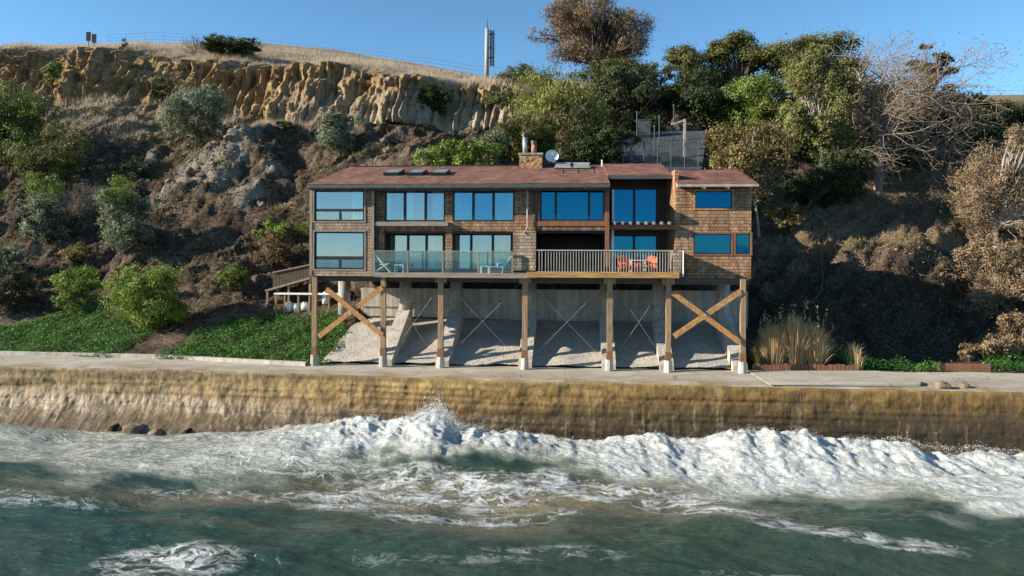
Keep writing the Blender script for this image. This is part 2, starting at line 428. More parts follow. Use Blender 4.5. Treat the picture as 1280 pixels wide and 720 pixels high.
def terrain_mat():
    t = NT('hillside_earth')
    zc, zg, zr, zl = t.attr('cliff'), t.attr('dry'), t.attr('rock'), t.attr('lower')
    n1 = t.noise(.5, None, 10, .68); n2 = t.noise(3.2, None, 8, .7); n3 = t.noise(14, None, 4, .7)
    dirt = t.ramp(n1, [(.30, (.046, .035, .025)), (.46, (.118, .084, .058)), (.58, (.215, .158, .108)), (.72, (.34, .27, .20))])
    dirt = t.mix(t.ramp(n2, [(.38, .85), (.56, 0.)]), dirt, (.028, .021, .015))  # low spots of the relief painted darker, as shade in the crevices
    dirt = t.mix(t.math('MULTIPLY', zl, .85), dirt, t.ramp(n2, [(.3, (.035, .028, .020)), (.7, (.10, .078, .055))]))  # soil darkened here, painting in the shade of the lower right slope
    gr = t.ramp(n2, [(.3, (.16, .115, .065)), (.6, (.33, .25, .15)), (.8, (.42, .33, .21))])
    st = t.noise(1.0, t.co((.12, .12, 2.3)), 7, .65); vs = t.noise(1.0, t.co((2.2, 1, .22)), 7, .7)
    cl = t.ramp(st, [(.28, (.27, .16, .075)), (.45, (.44, .285, .135)), (.6, (.53, .37, .20)), (.75, (.36, .24, .135))])
    cl = t.mix(t.ramp(vs, [(.36, .85), (.52, 0.)]), cl, (.13, .075, .038))
    base = t.attr('cbase')
    cl = t.mix(t.math('MULTIPLY', base, t.ramp(vs, [(.3, .3), (.6, 1.)])), cl, (.50, .42, .30))
    rk = t.ramp(n2, [(.3, (.17, .145, .12)), (.6, (.33, .29, .24)), (.8, (.45, .40, .34))])
    c = t.mix(zg, dirt, gr)
    c = t.mix(t.ramp(t.math('ADD', zr, t.math('MULTIPLY', t.math('SUBTRACT', n1, .5), 1.0)), [(.4, 0.), (.6, 1.)]), c, rk)
    c = t.mix(t.ramp(t.math('ADD', zc, t.math('MULTIPLY', t.math('SUBTRACT', n2, .5), .7)), [(.4, 0.), (.6, 1.)]), c, cl)
    c = t.mix(1., c, t.ramp(n3, [(.3, .65), (.7, 1.25)]), 'MULTIPLY')
    h = t.math('ADD', t.math('MULTIPLY', n2, 1.), t.math('MULTIPLY', n3, .5))
    h = t.math('ADD', h, t.math('MULTIPLY', zc, t.math('ADD', t.math('MULTIPLY', vs, 1.6), t.math('MULTIPLY', st, .8))))
    t.bump(h, .34, 1.); return t.out(c, .95, .1)
M['terrain'] = terrain_mat()

# ------------------------------------------------------------------ the hillside
COLS = {  # world X : profile of (Y, picture height measured in the photograph)
 -60: [(5, 443), (9, 408), (15, 345), (21, 275), (27, 215), (33, 172), (37, 152), (40, 122), (42.2, 76), (43.4, 64), (60, 58), (90, 54)],
 -45: [(4, 443), (9, 405), (15, 340), (21, 270), (28, 205), (33, 168), (38, 150), (41, 134), (43, 104), (44.3, 84), (60, 68), (90, 62)],
 -38: [(3, 446), (9, 398), (15, 335), (21, 268), (28, 205), (32, 169), (36.5, 160), (38.8, 146), (40.6, 108), (41.8, 88), (59, 74), (88, 70)],
 -30: [(2, 450), (8, 395), (14, 335), (20, 270), (26, 210), (31, 172), (35.2, 166), (36.4, 158), (38.4, 104), (39.4, 82), (58, 80), (85, 77)],
 -17: [(1.3, 457), (7, 400), (12, 345), (17, 280), (22, 215), (28, 177), (33, 169), (34.3, 161), (36.4, 120), (37.5, 99), (55, 95), (80, 92)],
 -14: [(1, 459), (5.5, 405), (8, 362), (13, 240), (20, 195), (27, 176), (33, 169), (34.3, 160), (36.4, 124), (37.5, 106), (55, 100), (80, 96)],
 -5: [(1, 463), (6, 402), (8, 362), (13, 237), (20, 200), (27, 176), (33, 163), (35, 152), (38, 128), (40, 115), (57, 106), (82, 102)],
 2: [(1, 463), (6.5, 401), (8, 362), (13, 235), (20, 208), (27, 190), (34, 165), (37, 150), (42, 128), (46, 117), (60, 106), (85, 102)],
 10: [(1, 466), (6.5, 401), (8, 365), (13, 250), (20, 218), (26, 212), (32, 192), (37, 175), (42, 155), (50, 128), (65, 112), (90, 108)],
 12.5: [(1.3, 468), (6, 428), (9, 385), (14, 322), (20, 275), (26, 225), (32, 200), (37, 182), (42, 160), (50, 130), (65, 112), (90, 108)],
 20: [(1.8, 470), (6, 440), (10, 390), (15, 326), (20, 288), (26, 246), (32, 212), (37, 192), (42, 168), (50, 136), (65, 118), (90, 112)],
 30: [(2, 474), (6.5, 448), (11, 392), (16, 330), (21, 292), (27, 245), (33, 214), (36, 205), (44, 165), (52, 140), (65, 128), (90, 124)],
 45: [(3, 478), (7, 452), (12, 392), (17, 325), (22, 285), (28, 232), (34, 192), (38, 175), (46, 150), (54, 134), (65, 126), (90, 122)],
}
def col_yz(X, prof):
    pts = [(prof[0][0]-1.2, 2.6)]
    for k, (Y, py) in enumerate(prof):
        D = (Y+40)*math.cos(R(4.5)) - X*math.sin(R(4.5))
        off = X*math.cos(R(4.5)) + (Y+40)*math.sin(R(4.5))
        pyr = py - off/D*F*math.sin(R(.3))
        z = ZC - (pyr-HY)*D/F
        if k == 0: z = 3.02
        pts.append((Y, z))
    pts.append((pts[-1][0]+120, pts[-1][1]+3)); pts.append((2500, pts[-1][1]+4))
    return pts
xk = [-140] + list(COLS) + [60, 140]
prof = [col_yz(max(-60, min(45, x)), COLS[max(-60, min(45, x))]) for x in xk]
prof = np.array(prof)                                   # columns, points, 2
NP_ = prof.shape[1]
SEG = [5, 12, 22, 22, 22, 22, 20, 16, 34, 14, 16, 14, 6, 4]
tt = np.concatenate([np.linspace(i, i+1, n, endpoint=False) for i, n in enumerate(SEG[:NP_-1])] + [[NP_-1]])
gx = np.concatenate([np.linspace(-140, -78, 40, endpoint=False), np.linspace(-78, 46, 680, endpoint=False), np.linspace(46, 140, 50)])
def smooth_interp(t, arr):                               # arr: n points -> catmull-like smoothing
    return np.interp(t, np.arange(len(arr)), arr)
A = np.zeros((len(xk), len(tt), 2))
for i in range(len(xk)):
    for c in (0, 1): A[i, :, c] = smooth_interp(tt, prof[i, :, c])
GY = np.zeros((len(gx), len(tt))); GZ = np.zeros_like(GY)
for j in range(len(tt)):
    GY[:, j] = np.interp(gx, xk, A[:, j, 0]); GZ[:, j] = np.interp(gx, xk, A[:, j, 1])
GX = np.repeat(gx[:, None], len(tt), 1); TT = np.repeat(tt[None], len(gx), 0)
under = sm(-14.6, -13.8, GX)*(1-sm(10.0, 11.5, GX))       # beneath the house
cliffx = sm(-150, -100, GX)*(1-sm(-9, 0, GX))
cm = sm(7.5, 8.3, TT)*(1-sm(10.15, 10.4, TT))*cliffx
slope = sm(1.6, 3, TT)*(1-.85*sm(9.9, 10.4, TT))*(1-sm(11, 12, TT))
slope = slope*(1-under*(1-sm(4, 5, TT)))
slope = slope*(1-.85*sm(5.7, 6.6, TT)*sm(11, 17, GX))
n_big = fbm(GX*.09, GY*.09, GZ*.09, 3, 4); n_mid = fbm(GX*.35, GY*.35, GZ*.35, 5, 5); n_fin = fbm(GX*1.3, GY*1.3, GZ*1.3, 9, 3)
rid = 1-np.abs(fbm(GX*.22+GZ*.12, GY*.22, GZ*.2, 21, 4))
al, ac = .85*GX+.5*GZ, -.5*GX+.85*GZ
rid2 = 1-np.abs(fbm(al*.14+.2*n_mid, ac*.62, None, 23, 5, .55))*1.5
rid = 1-np.abs(fbm(al*.06, ac*.28, None, 21, 4))
dz = slope*(n_big*1.0 + n_mid*.40 + n_fin*.20 + (rid-.6)*1.2 + (rid2-.4)*.95)*(1-cm*.92)
# eroded flutes of the cliff
wx = GX + .45*fbm(GX*.3, GZ*.16, None, 31, 3) + .10*(GZ-25)*vn(GX*.12, GX*0, None, 33)
fl = np.abs(vn(wx*.55, GZ*.05, None, 41)); fl2 = np.abs(vn(wx*1.35, GZ*.12, None, 43)); fl3 = fbm(wx*3.4, GZ*.7, None, 47, 4, .6)
foot = (1-sm(8, 9.4, TT))
fl4 = 1-np.abs(vn(wx*2.4, GZ*.35, None, 49)*2)
ph = wx*.50 + 2.3*vn(wx*.17, GZ*.03, None, 34); tri = np.abs((ph % 1)*2-1)
ph2 = wx*1.25 + 1.9*vn(wx*.4, GZ*.08, None, 35); tri2 = np.abs((ph2 % 1)*2-1)
gul = tri**.9*np.clip(1.2+1.5*vn(GX*.16, GZ*.06, None, 36), .2, 2.6) + tri2*(.55+.4*vn(GX*.2, GZ*.1, None, 38)) + .32*vn(GX*.08, GZ*1.1, None, 39) + .16*vn(GX*.3, GZ*2.6, None, 37) + (1-np.minimum(fl*3.4, 1))*1.1 + (1-np.minimum(fl2*3., 1))*.5
but = np.maximum(0, vn(GX*.16, GX*0, None, 40))*2.5
dy = cm*(gul*(1-.35*foot) - fl4*.34 + fl3*.26 + vn(GX*.1, GX*0, None, 44)*1.2 - but*.5 + .12*n_fin - foot*(.1+.9*np.minimum(fl2*2, 1))) 
topw = sm(9.3, 10., TT)*(1-sm(10.2, 11, TT))*cliffx
dz = dz - .55*under*(1-sm(2.6, 3.0, TT))*sm(1.0, 1.1, TT)
dz = dz + topw*(.5*fbm(GX*.5, GY*.1, None, 51, 3))
GY2 = GY + dy; GZ2 = GZ + dz
# outcrop bulges on the left slope
def bulge(px, py, Y, r, h):
    c = P(px, py, Y); d = np.sqrt((GX-c.x)**2 + (GZ-c.z)**2*.7 + (GY-c.y)**2*.3)/r
    return h*np.clip(1-d, 0, 1)**.7
rockm = np.zeros_like(GX)
for (px, py, Y, r, h) in [(280, 214, 25.5, 5.5, 1.5), (235, 222, 25, 3.5, .8), (205, 250, 22, 3, .5), (310, 255, 21.5, 2.6, .5), (318, 190, 29, 2.6, .8), (345, 218, 25, 2.4, .7), (450, 195, 20, 3.5, .6), (180, 205, 28, 2.2, .5), (540, 196, 20, 2.5, .5)]:
    b = bulge(px, py, Y, r, h); GZ2 += b*(.6+.5*n_mid); GY2 -= b*.7; rockm = np.maximum(rockm, np.clip(b/h, 0, 1)*.75)
dry = sm(9.9, 10.2, TT)*cliffx + .8*sm(5.9, 6.2, TT)*(1-sm(7.6, 8.1, TT))*(1-sm(-30, -22, GX)) + .55*sm(4., 4.6, TT)*(1-sm(6.4, 7, TT))*sm(11, 14, GX)  # last term tints the right slope's sunlit band lighter, as painted sun
dry = np.clip(dry + sm(10.3, 11, TT), 0, 1)
cb = foot*cliffx*sm(-36, -30, GX)
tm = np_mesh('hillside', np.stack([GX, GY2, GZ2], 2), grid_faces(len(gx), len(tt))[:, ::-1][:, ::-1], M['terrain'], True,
             {'cliff': cm, 'dry': dry, 'rock': rockm, 'lower': sm(11, 13, GX)*(1-sm(3.2, 3.8, TT+.35*n_mid)), 'cbase': cb})  # 'lower' masks the shade painted into the right slope's soil
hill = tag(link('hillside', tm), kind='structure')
BV = BVHTree.FromPolygons([v.co for v in tm.vertices], [tuple(p.vertices) for p in tm.polygons])
def gz(x, y):
    h = BV.ray_cast(Vector((x, y, 200)), Vector((0, 0, -1))); return h[0].z if h[0] else 3.
def G(px, py):
    h = BV.ray_cast(CL, ray(px, py).normalized()); return h[0] if h[0] else P(px, py, 30)
gmesh = MB(); gmesh.poly([(-3000, 2400, 30), (3000, 2400, 30), (3000, 4000, 30), (-3000, 4000, 30)], [(0, 1, 2, 3)])
gmesh.poly([(-3000, 8, 2.2), (-139, 8, 2.2), (-139, 2500, 2.2), (-3000, 2500, 2.2)], [(0, 1, 2, 3)])
gmesh.poly([(139, 8, 2.2), (3000, 8, 2.2), (3000, 2500, 2.2), (139, 2500, 2.2)], [(0, 1, 2, 3)])
tag(link('ground', gmesh.mesh('ground', M['terrain'])), kind='structure')

# ------------------------------------------------------------------ promenade and sea wall
ZP = 3.15
wp = [Pz(px, py, ZP) for px, py in [(-200, 453), (0, 457.5), (200, 461), (400, 467), (640, 476), (900, 482), (1150, 487.5), (1280, 490), (1480, 494)]]
WX = np.array([-140]+[p.x for p in wp]+[140]); WY = np.array([wp[0].y+8]+[p.y for p in wp]+[wp[-1].y+1.5])
def yw(x): return np.interp(x, WX, WY)
kp = [Pz(px, py, ZP) for px, py in [(-200, 441), (0, 443.5), (200, 448), (390, 458)]]
KX = np.array([-140]+[p.x for p in kp]+[-13, 10, 12, 140]); KY = np.array([kp[0].y+8]+[p.y for p in kp]+[1.3, 1.3, 1.6, 3.2])
def yk(x): return np.interp(x, KX, KY)
gx2 = np.linspace(-130, 130, 1500); nv = 14
tv = np.linspace(0, 1, nv)
PX = np.repeat(gx2[:, None], nv, 1); edge_j = .05*fbm(gx2*.8, gx2*0, None, 61, 4)
PY = (yw(gx2)+.03+edge_j)[:, None]*(tv[None]) + (yk(gx2)+.3)[:, None]*(1-tv[None])
PZ = ZP + .02*fbm(PX*.5, PY*.7, None, 63, 3) - .12*sm(.9, 1., tv)[None]*(.4+.6*(vn(gx2*1.1, gx2*0, None, 5)[:, None] > -.1))
np_ = np_mesh('promenade', np.stack([PX, PY, PZ], 2), grid_faces(len(gx2), nv), M['promenade'], True, {'edge': np.repeat(tv[None], len(gx2), 0)})
tag(link('promenade', np_), kind='structure')
kb = MB()
for a, b in zip(np.linspace(-75, -15.6, 40)[:-1], np.linspace(-75, -15.6, 40)[1:]):
    y0, y1 = yk(a), yk(b); hgt = .22
    kb.poly([(a, y0, ZP-.1), (b, y1, ZP-.1), (b, y1, ZP+hgt), (a, y0, ZP+hgt), (a, y0+.3, ZP+hgt), (b, y1+.3, ZP+hgt), (b, y1+.3, ZP-.1), (a, y0+.3, ZP-.1)],
            [(0, 1, 2, 3), (3, 2, 5, 4), (4, 5, 6, 7)])
tag(link('kerb', kb.mesh('kerb', M['concrete_pale'])), kind='structure')
# wall face
gx3 = np.concatenate([np.linspace(-130, -50, 150, endpoint=False), np.linspace(-50, 36, 1500, endpoint=False), np.linspace(36, 130, 150)])
sv = np.concatenate([np.linspace(0, .06, 3, endpoint=False), np.linspace(.06, 1, 60)])
SX = np.repeat(gx3[:, None], len(sv), 1); SZ = ZP-.02 - sv[None]*4.9 + 0*SX
leftness = 1-sm(-22, -9, SX)
prot = .40*sv[None] + leftness*3.7*sm(.2, 1., sv)[None]**1.4
lay = .03*vn(SX*.05, SZ*3.1+.5*vn(SX*.1, SX*0, None, 70), None, 71) + .04*vn(SX*.12, SZ*6, None, 73)
rough = .05*fbm(SX*1.1, SZ*1.0, None, 75, 5, .6) + leftness*.05*fbm(SX*1.6+SZ*.6, SZ*.9, None, 77, 5, .66)*sm(.15, .4, sv)[None]
lip = -.03*sm(0, .02, sv)[None]*(1-sm(.035, .06, sv)[None])
SY = yw(SX) - prot - (lay+rough)*sm(0, .08, sv)[None] + lip*1.0
SY[:, 0] += .0
back = np.stack([gx3, yw(gx3)+.6, np.full_like(gx3, ZP-.25)], 1)
V = np.concatenate([back[:, None], np.stack([SX, SY, SZ], 2)], 1)
swall = thing('sea_wall', 'long ochre stained concrete sea wall with waves breaking along its foot', 'sea wall', (0, float(yw(0)), -1))
part('wall_face', np_mesh('wall_face', V, grid_faces(len(gx3), len(sv)+1)[:, ::-1], M['seawall'], True), swall)
WB = BVHTree.FromPolygons([Vector(v) for v in V.reshape(-1, 3)], [tuple(f) for f in grid_faces(len(gx3), len(sv)+1)])
def wall_hit(px, py):
    h = WB.ray_cast(CL, ray(px, py).normalized()); return h[0] if h[0] else Pz(px, py, .3)
for px, py, rr in ((141, 537, .22), (233, 542, .20)):
    c = wall_hit(px, py); part('drain_pipe', MB().tube((c.x, c.y-.12, c.z), (c.x, c.y+.6, c.z+.05), rr, n=14).mesh('drain_pipe', M['blackhole'], True), swall)  # solid black plug, its colour stands for the dark inside the drain

# ------------------------------------------------------------------ the sea
# the breaking bore and its foam, laid out along the wall in metres (s = distance seaward of the wall)
def picks_to_x(lst, z=0.):
    pts = sorted([(Pz(px, py, z).x, float(yw(Pz(px, py, z).x)) - Pz(px, py, z).y) for px, py in lst])
    return np.array([p[0] for p in pts]), np.array([p[1] for p in pts])
def xs_at(pxs, vals, py=560):
    return np.array([Pz(p, py, 0.).x for p in pxs]), np.array(vals)
FBX, FBS = picks_to_x([(-150, 592), (0, 592), (200, 600), (330, 596), (480, 582), (600, 580), (700, 590), (800, 603), (900, 618), (1000, 626), (1100, 634), (1280, 646), (1500, 655)])
AX, AV = xs_at([-200, 0, 200, 330, 420, 470, 520, 550, 580, 640, 700, 760, 830, 930, 1000, 1100, 1200, 1280, 1400],
               [.05, .05, .12, .35, .8, 1.15, 1.25, 1.5, 1.35, 1.05, .65, .6, .85, 1.2, 1.22, 1.05, .75, .4, .3], 545)
DX, DV = xs_at([-200, 0, 250, 400, 480, 640, 720, 850, 1280, 1500], [.34, .34, .44, .68, .92, .90, .76, .78, .79, .74])
sx = np.concatenate([np.linspace(-62, -46, 60, endpoint=False), np.linspace(-46, 30, 900, endpoint=False), np.linspace(30, 46, 60)])
sn = np.concatenate([np.linspace(-2.6, 9, 190, endpoint=False), np.linspace(9, 17, 90, endpoint=False), np.linspace(17, 30, 50)])
UX = np.repeat(sx[:, None], len(sn), 1); US = np.repeat(sn[None], len(sx), 0)
UY = yw(UX) - US
a_ = np.interp(UX, AX, AV); fb = np.interp(UX, FBX, FBS); dens = np.interp(UX, DX, DV)
a_ = a_*(1+.17*vn(UX*.45, UX*0, None, 80)+.12*vn(UX*1.3, UX*0, None, 82)+.07*vn(UX*3.1, US*1.5, None, 84))
leftw = 1-sm(-26, -13, UX)
s0 = 2.1 + .5*vn(UX*.16, UX*0, None, 81) + leftw*1.6
dS = US - s0
ridge = np.where(dS > 0, np.exp(-(np.abs(dS)/3.2)**1.6), np.exp(-(dS/.95)**2))
wob = UX*.5 + .9*fbm(UX*.12, US*.2, None, 83, 3)
swl = .16*np.sin(US*.62 + UX*.16 + 1.4*vn(UX*.09, US*.09, None, 85)) + .22*fbm(UX*.16+US*.05, US*.28, None, 87, 4)
chop = .06*fbm(UX*.55+US*.2, US*1.1, None, 89, 4)
foam = dens*(1-.95*sm(-2.6, 1.5, US-fb + 1.5*fbm(UX*.35, US*.5, None, 91, 4)))*sm(-1.2, -.1, US-s0+1.3+.6*vn(UX*.7, US*.3, None, 92))
foam = np.where(leftw > .5, dens*(1-sm(-1.2, 1.2, US-fb+1.2*fbm(UX*.2, US*.6, None, 91, 4))), foam)
ua = (UX+.9*US)*.5; va = (UX-.9*US)*.9
lum1 = fbm(ua, va, None, 93, 5, .58); lum2 = 1-np.abs(fbm(ua*1.4, va*1.1, None, 95, 5, .6))
lum3 = fbm(ua*4.2, va*3.6, None, 97, 3, .6)
H = a_*ridge + (swl+chop)*sm(-.5, 3.5, US) + foam*(1-.8*leftw)*(.04*lum1+.05*(lum2-.65)+.05*lum3)*(.55+.9*ridge*np.clip(a_, 0, 1.3))
fade = (1-sm(24, 30, US))*sm(-62, -54, UX)*(1-sm(38, 46, UX))
H = H*fade
# loose foam: streaks seaward of the bore, and patches
streak = np.zeros_like(UX)
def patch(px, py, rx, ry, v, rot=0.):
    global streak
    c = Pz(px, py, 0.); dx = UX-c.x; dy = UY-c.y; ca, sa = math.cos(rot), math.sin(rot)
    d = np.sqrt(((dx*ca+dy*sa)/rx)**2 + ((-dx*sa+dy*ca)/ry)**2)
    streak = np.maximum(streak, v*(1-sm(.3, 1.15, d)))
for a in [(215, 702, 2.6, 1.5, .62), (420, 618, 4.2, 1.6, .42), (520, 605, 4.5, 2.2, .55), (600, 610, 3.5, 2.2, .58), (660, 640, 3.0, 1.2, .40, .2), (540, 640, 3.2, 1.0, .34),
          (690, 605, 3, 1.6, .5), (780, 615, 3.5, 1.4, .5), (850, 628, 2.5, 1., .48), (960, 655, 3.2, .75, .50, -.3), (1040, 672, 3.4, .7, .50, -.22), (1140, 682, 2.4, .5, .42, -.05),
          (60, 625, 5, .9, .2), (260, 612, 4, .9, .26), (640, 695, 3.5, .9, .16, .2), (500, 700, 3, .7, .12), (360, 585, 5, 1.5, .4), (720, 690, 2.2, .7, .2), (880, 640, 3, .9, .42, -.2), (940, 715, 3, .5, .15)]:
    patch(*a)
turb = np.zeros_like(UX)
for px, py, rx, ry, v in [(500, 612, 9, 2.6, .85), (640, 620, 7, 2.2, .9), (760, 612, 6, 2.0, .8), (850, 640, 5, 1.4, .5), (250, 618, 9, 1.3, .55), (40, 612, 8, 1.4, .45), (620, 655, 5, 1.5, .4), (930, 650, 4, .8, .35), (300, 655, 7, .7, .25)]:
    c = Pz(px, py, 0.); d = np.sqrt(((UX-c.x)/rx)**2+((UY-c.y)/ry)**2); turb = np.maximum(turb, v*(1-sm(.2, 1.2, d)))
milky = np.clip(foam*1.0, 0, 1)
tealm = np.clip(1-sm(-24, 4, UX), 0, 1)

def sea_mat():
    t = NT('sea_water'); x = t.xyz()
    fo, stc, tu, te = t.attr('foam'), t.attr('streak'), t.attr('turb'), t.attr('teal')
    warp = t.new("TexNoise"); warp.inputs['Scale'].default_value = .55; warp.inputs['Detail'].default_value = 4; t.l.new(t.co(), warp.inputs['Vector'])
    vm = t.new("VectorMath"); vm.operation = 'MULTIPLY_ADD'; t.l.new(warp.outputs['Color'], vm.inputs[0]); vm.inputs[1].default_value = (2.6, 2.6, 2.6)
    t.l.new(t.co(), vm.inputs[2])
    def lace(scale, sc, w):
        mp = t.n.new("ShaderNodeMapping"); t.l.new(vm.outputs[0], mp.inputs[0]); mp.inputs['Scale'].default_value = sc
        v = t.new("TexVoronoi"); v.feature = 'DISTANCE_TO_EDGE'; v.inputs['Scale'].default_value = scale; t.l.new(mp.outputs[0], v.inputs['Vector'])
        return t.ramp(v.outputs['Distance'], [(0., 1.), (w, 0.)])
    l1 = lace(.75, (.6, 1.2, 1), .16); l2 = lace(1.9, (.55, 1.3, 1), .22)
    n = t.noise(1.1, t.co((.55, 1.5, 1)), 8, .68, .8); n2 = t.noise(4.5, t.co((.7, 1.4, 1)), 6, .7, .4)
    tex = t.math('ADD', t.math('MULTIPLY', n, .75), t.math('MULTIPLY', n2, .45))
    tex = t.math('ADD', tex, t.math('MULTIPLY', t.math('MAXIMUM', l1, t.math('MULTIPLY', l2, .8)), .22))
    th1 = t.math('ADD', t.math('MULTIPLY', fo, 1.0), t.math('SUBTRACT', tex, 1.03))
    f1 = t.ramp(th1, [(.0, 0.), (.22, .40), (.46, .88), (.68, 1.)])
    f1 = t.math('MULTIPLY', f1, t.ramp(fo, [(.02, 0.), (.12, 1.)]))
    lacy = t.math('MULTIPLY', t.math('MAXIMUM', l1, l2), t.ramp(n, [(.40, 0.), (.58, 1.)]))
    th2 = t.math('MULTIPLY', stc, t.math('ADD', t.math('MULTIPLY', lacy, 1.5), t.math('MULTIPLY', t.ramp(tex, [(.58, 0.), (.85, 1.)]), .8)))
    f2 = t.ramp(th2, [(.10, 0.), (.75, 1.)])
    f = t.math('MAXIMUM', f1, f2)
    deep = t.mix(te, (.026, .056, .042), (.010, .056, .052))
    deep = t.mix(t.ramp(t.noise(.16, t.co((.5, 1.6, 1)), 4), [(.35, 0.), (.7, .6)]), deep, (.052, .068, .048))
    tn = t.noise(.5, t.co((.4, 1.5, 1)), 6, .65, .8)
    c = t.mix(t.math('MULTIPLY', tu, t.ramp(tn, [(.3, .35), (.65, 1.)])), deep, (.22, .175, .11))
    mk = t.math('MULTIPLY', t.ramp(fo, [(.06, 0.), (.36, .85)]), t.ramp(n, [(.3, .55), (.6, 1.)]))
    c = t.mix(mk, c, (.38, .39, .33))
    mp3 = t.co((.5, 1.3, 1), (0, 0, .75)); n3 = t.noise(2.2, mp3, 8, .74, .7)
    fc = t.ramp(n3, [(.30, (.26, .31, .325)), (.44, (.46, .49, .49)), (.60, (.62, .63, .62))])  # blue-grey tones are shadows painted into the foam colour
    t.out(t.mix(f, c, fc), t.mix(f, (.10, .10, .10), (.8, .8, .8)), .5)
    t.b.inputs['IOR'].default_value = 1.33
    w1 = t.noise(1.6, t.co((.55, 1.5, 1)), 6, .6, .3); w2 = t.noise(7, t.co((.6, 1.5, 1)), 5, .65)
    h = t.math('ADD', w1, t.math('MULTIPLY', w2, .34)); h = t.math('ADD', h, t.math('MULTIPLY', f, t.math('MULTIPLY', t.math('ADD', n2, n3), .6)))
    t.bump(h, .22, .9); return t.m
M['sea'] = sea_mat()
verts = np.stack([UX, UY, H], 2).reshape(-1, 3); faces = grid_faces(len(sx), len(sn))[:, ::-1]
nb = len(verts)
c0, c1, c2, c3 = UY[0, -1], UY[-1, -1], UY[0, 0], UY[-1, 0]
extra = [(-62, UY[0, -1], 0), (-62, 60, 0), (-3500, 60, 0), (-3500, UY[0, -1], 0), (46, UY[-1, -1], 0), (46, 30, 0), (3500, 30, 0), (3500, UY[-1, -1], 0),
         (-3500, -3500, 0), (3500, -3500, 0)]
exf = [(nb, nb+1, nb+2, nb+3), (nb+4, nb+7, nb+6, nb+5)]
# strip between the fine grid and open water
row = [i*len(sn)+len(sn)-1 for i in range(len(sx))]
far = [(x*1.0, -90., 0.) for x in sx]
verts = np.vstack([verts, extra, far]); fi = nb+len(extra)
st = [(row[i], row[i+1], fi+i+1, fi+i) for i in range(len(sx)-1)][0:]
st = [(a, d, c, b) for a, b, c, d in st]
exf += [(nb+3, nb+8, fi, nb), (nb+8, nb+9, fi+len(sx)-1, fi), (nb+4, fi+len(sx)-1, nb+9, nb+7)]
faces = np.vstack([faces, np.array(st), np.array(exf)])
pad = lambda a: np.concatenate([a.ravel(), np.zeros(len(verts)-nb)])
sea_m = np_mesh('sea', verts, faces, M['sea'], True, {'foam': pad(foam*fade), 'streak': pad(streak), 'turb': pad(turb), 'teal': pad(tealm)})
tag(link('sea', sea_m), kind='structure')

# spray thrown up along the crest
sp_n = 40000
M['spray'] = simple('white_spray', (.70, .72, .72), .6, .04)
rx = RS.choice(np.arange(len(sx)), sp_n*3)
amp = np.clip(a_[rx, 0], 0, 2)*np.clip(dens[rx, 0], 0, 1)
plume = np.exp(-((sx[rx]-Pz(548, 545, 0).x)/2.0)**2)
keep = RS.rand(len(rx)) < (amp/1.7)**1.6*(.5+1.6*plume); rx = rx[keep][:sp_n]; plume = plume[keep][:sp_n]; amp = amp[keep][:sp_n]
s_ = s0[rx, 0] + RS.normal(0, .55, len(rx)); px_ = sx[rx] + RS.normal(0, .05, len(rx))
up = np.abs(RS.normal(0, 1, len(rx)))**1.3*(.15+.13*plume)*amp*.75*(.35+.65*np.clip(.5+fbm(px_*1.4, px_*0, None, 99, 4), 0, 1.3))
rr = a_[rx, 0]*np.where(s_-s0[rx, 0] > 0, np.exp(-((s_-s0[rx, 0])/2.4)**2), np.exp(-((s_-s0[rx, 0])/.95)**2))
C_ = np.stack([px_, yw(px_)-s_, rr+up+.02], 1); sz = RS.uniform(.004, .016, len(rx))*(1+.3*plume)
oct_ = np.array([(1, 0, 0), (-1, 0, 0), (0, 1, 0), (0, -1, 0), (0, 0, 1), (0, 0, -1)]); of = np.array([(0, 2, 4), (2, 1, 4), (1, 3, 4), (3, 0, 4), (2, 0, 5), (1, 2, 5), (3, 1, 5), (0, 3, 5)])
VV = (C_[:, None] + oct_[None]*sz[:, None, None]).reshape(-1, 3); FF = (of[None] + (np.arange(len(rx))*6)[:, None, None]).reshape(-1, 3)
tag(link('sea_spray', np_mesh('sea_spray', VV, FF, M['spray'])), 'white droplets of spray thrown up from the breaking wave', 'spray', kind='stuff')
